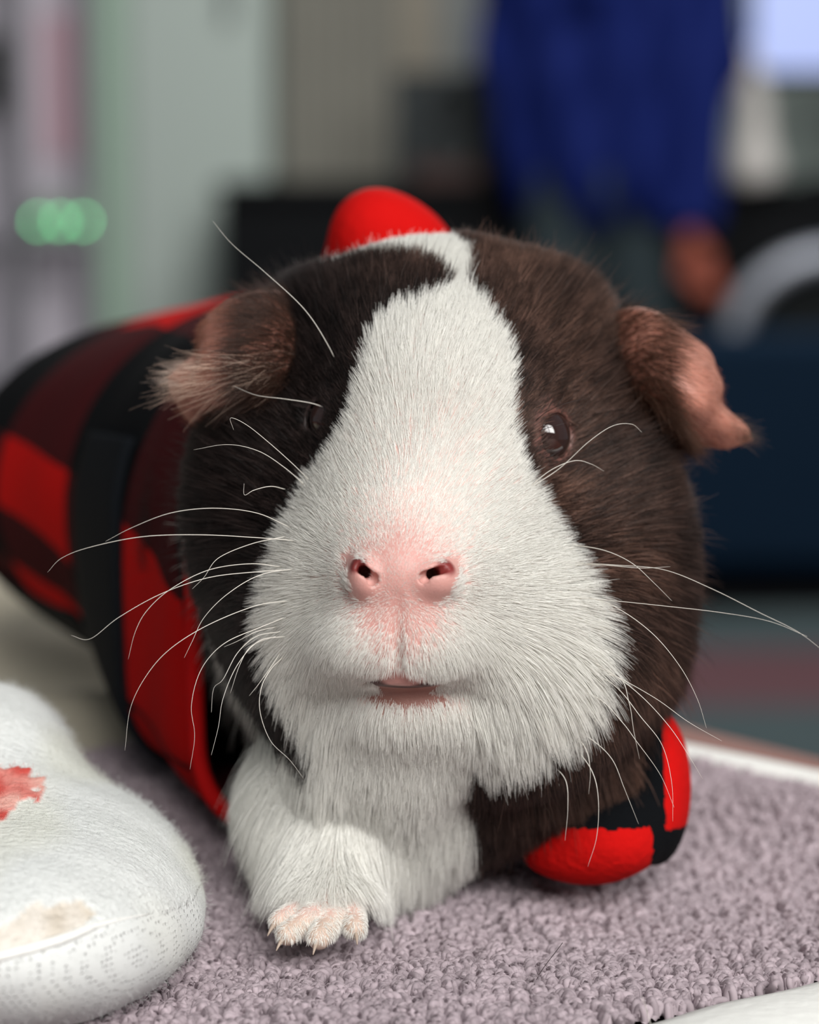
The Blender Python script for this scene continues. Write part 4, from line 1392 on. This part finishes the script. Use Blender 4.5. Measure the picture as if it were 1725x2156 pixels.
# striped rug
rg_m, nt, b = new_mat('striped_rug_weave')
b.inputs['Roughness'].default_value = 0.95
tcn = nt.nodes.new('ShaderNodeTexCoord'); sp_ = nt.nodes.new('ShaderNodeSeparateXYZ')
nt.links.new(tcn.outputs['Object'], sp_.inputs[0])
ma = nt.nodes.new('ShaderNodeMath'); ma.operation = 'MULTIPLY_ADD'; ma.inputs[1].default_value = 1 / 0.98; ma.inputs[2].default_value = 10.17
nt.links.new(sp_.outputs[1], ma.inputs[0])
fr = nt.nodes.new('ShaderNodeMath'); fr.operation = 'FRACT'; nt.links.new(ma.outputs[0], fr.inputs[0])
cr = nt.nodes.new('ShaderNodeValToRGB'); cr.color_ramp.interpolation = 'CONSTANT'
cr.color_ramp.elements[0].color = (*srgb(48, 62, 65), 1)
cr.color_ramp.elements[1].position = 0.5; cr.color_ramp.elements[1].color = (*srgb(76, 46, 52), 1)
nt.links.new(fr.outputs[0], cr.inputs[0]); nt.links.new(cr.outputs[0], b.inputs['Base Color'])
o = box('rug', (0.3, 3.9, 0.006), (3.0, 2.3, 0.012), rg_m, rz=0.12)
tag(o, 'dark teal and maroon striped rug on the floor', 'rug')

# ---- person in a blue shirt standing behind the sofa
PD = 5.83
ptop = rp(1280, 0, PD)
pxs = rp(1275, 0, PD).x
M = 1000.0


def wl(px, py, dy=0.0):
    q = rp(px, py, PD)
    return np.array([q.x * M, (PD + dy) * M, q.z * M])


hipz = rp(1300, 480, PD).z * M
pc_ = pxs * M; yc = PD * M
shl = 1390.0
skin_ops = [
    ('+', ell((pc_, yc, 1590), (78, 98, 118)), 0),
    ('+', cap((pc_, yc + 10, 1400), (pc_, yc, 1520), 58, 52), 30),
    ('+', ell((pc_, yc, 1250), (165, 105, 150)), 60),
    ('+', ell((pc_, yc, 1050), (150, 100, 200)), 80),
    ('+', ell((pc_, yc, 880), (160, 110, 110)), 60),
    ('+', ell((pc_, yc - 96, 1575), (13, 20, 20)), 14),   # nose
]
armR = [np.array([pc_ + 185, yc, shl]), np.array([pc_ + 225, yc - 20, 1110.]), wl(1440, 455, -0.13), wl(1438, 505, -0.14)]
armL = [np.array([pc_ - 185, yc, shl]), np.array([pc_ - 185, yc + 10, 1110.]), np.array([pc_ - 60, yc - 120, 1275.]), np.array([pc_ - 20, yc - 135, 1310.])]
for arm in (armR, armL):
    for k in range(3):
        skin_ops.append(('+', cap(arm[k], arm[k + 1], (46, 38, 28)[k], (38, 28, 26)[k]), 20))
    w0 = arm[3]
    d = w0 - arm[2]; d /= np.linalg.norm(d)
    if arm is armR:
        d = wl(1485, 620, -0.14) - w0; d /= np.linalg.norm(d)
    palm = w0 + d * 50
    skin_ops.append(('+', ell(palm, (38, 26, 46)), 18))
    lat = np.array([1.0, 0.25, 0.0])
    for f_ in range(4):
        b0 = palm + d * 32 + lat * (f_ - 1.5) * 19
        b1 = b0 + d * (36 - abs(f_ - 1.3) * 4) + np.array([0, -14, 0])
        b2 = b1 + d * 24 + np.array([0, 20, -4])
        skin_ops.append(('+', cap(b0, b1, 10.5, 9.5), 5)); skin_ops.append(('+', cap(b1, b2, 9.5, 8), 4))
    tb_ = palm - lat * 30 - d * 8
    skin_ops.append(('+', cap(tb_, tb_ + d * 42 - lat * 22, 12, 9.5), 8))
for sg in (-1, 1):
    hip = np.array([pc_ + sg * 85, yc, 880.]); knee = np.array([pc_ + sg * 95, yc - 15, 480.]); ank = np.array([pc_ + sg * 100, yc + 10, 90.])
    skin_ops.append(('+', cap(hip, knee, 88, 56), 30)); skin_ops.append(('+', cap(knee, ank, 56, 38), 20))
    skin_ops.append(('+', cap(ank + np.array([0, 10, -45]), ank + np.array([0, -130, -58]), 38, 30), 20))
    skin_ops.append(('+', ell((pc_ + sg * 78, yc, 1580), (10, 20, 30)), 5))   # ears
pf = field(skin_ops)
per = thing('person', 'standing person in a loose blue shirt and dark trousers, arm hanging down', 'person', (pxs, PD, 0))
pvv, pqq = surface_nets(pf, np.arange(pc_ - 330, pc_ + 330, 9), np.arange(yc - 260, yc + 200, 9), np.concatenate([np.arange(-10, 620, 18), np.arange(620, 1730, 9)]))
mesh_obj('body', pvv / M, pqq, plain('brown_skin', srgb(140, 72, 56), 0.5, 0.05, 20), per)
# shirt
shirt_ops = [
    ('+', ell((pc_, yc, 1300), (215, 130, 150)), 0),
    ('+', ell((pc_, yc, 1120), (220, 130, 260)), 60),
    ('+', ell((pc_ - 110, yc, 1060), (130, 115, 200)), 40),
    ('+', ell((pc_ + 12, yc, 880), (222, 132, 170)), 60),
    ('+', cap(armR[0], armR[1], 78, 66), 40), ('+', cap(armR[1], armR[2], 66, 50), 30),
    ('+', cap(armL[0], armL[1], 78, 66), 40), ('+', cap(armL[1], armL[2], 66, 50), 30),
]
sf0 = field(shirt_ops)


def shirt_f(X, Y, Z):
    d = sf0(X, Y, Z)
    fold = 13 * np.sin((X - pc_) * 0.043 + (Z - 800) * 0.010 + 0.8) * sstep(1380, 1150, Z) + 6 * np.sin((X - pc_) * 0.09 - Z * 0.012)
    d = d + fold * 1.0 - 8
    d = np.maximum(d, (hipz + 0.12 * (X - pc_) * 0 - Z))
    d = np.maximum(d, Z - 1460)
    return d


svv, sqq = surface_nets(shirt_f, np.arange(pc_ - 340, pc_ + 340, 9), np.arange(yc - 260, yc + 220, 9), np.arange(hipz - 20, 1480, 9))
mesh_obj('shirt', svv / M, sqq, plain('royal_blue_cloth', srgb(12, 26, 84), 0.8, 0.1, 8), per)
tr_ops = [('+', ell((pc_, yc, 850), (175, 125, 130)), 0)]
for sg in (-1, 1):
    tr_ops += [('+', cap((pc_ + sg * 85, yc, 850), (pc_ + sg * 95, yc - 15, 480), 100, 76), 30), ('+', cap((pc_ + sg * 95, yc - 15, 480), (pc_ + sg * 100, yc + 10, 95), 76, 60), 20)]
trf0 = field(tr_ops)
trf = lambda X, Y, Z: np.maximum(trf0(X, Y, Z), 70 - Z)
tvv, tqq = surface_nets(trf, np.arange(pc_ - 240, pc_ + 240, 12), np.arange(yc - 200, yc + 200, 12), np.arange(40, 1000, 14))
mesh_obj('trousers', tvv / M, tqq, plain('charcoal_cloth', srgb(48, 58, 62), 0.85, 0.1, 8), per)
hv_, hq_ = surface_nets(lambda X, Y, Z: np.maximum(prim(ell((pc_, yc + 10, 1610), (90, 108, 120)), X, Y, Z), -(Y - yc + 45) + (Z - 1640) * -0.9 * 1.0),
                        np.arange(pc_ - 110, pc_ + 110, 9), np.arange(yc - 130, yc + 140, 9), np.arange(1450, 1760, 9))
mesh_obj('hair', hv_ / M, hq_, plain('black_hair', srgb(20, 16, 15), 0.5, 0.2, 90, 0.004), per)
for sg in (-1, 1):
    q = (pc_ + sg * 30, yc - 88, 1600)
    ev, eq = surface_nets(field([('+', ell(q, (12, 10, 8)), 0)]), np.arange(q[0] - 16, q[0] + 16, 3), np.arange(q[1] - 14, q[1] + 14, 3), np.arange(1588, 1612, 3))
    mesh_obj('eye', ev / M, eq, plain('eye_white', srgb(210, 205, 200), 0.2), per)
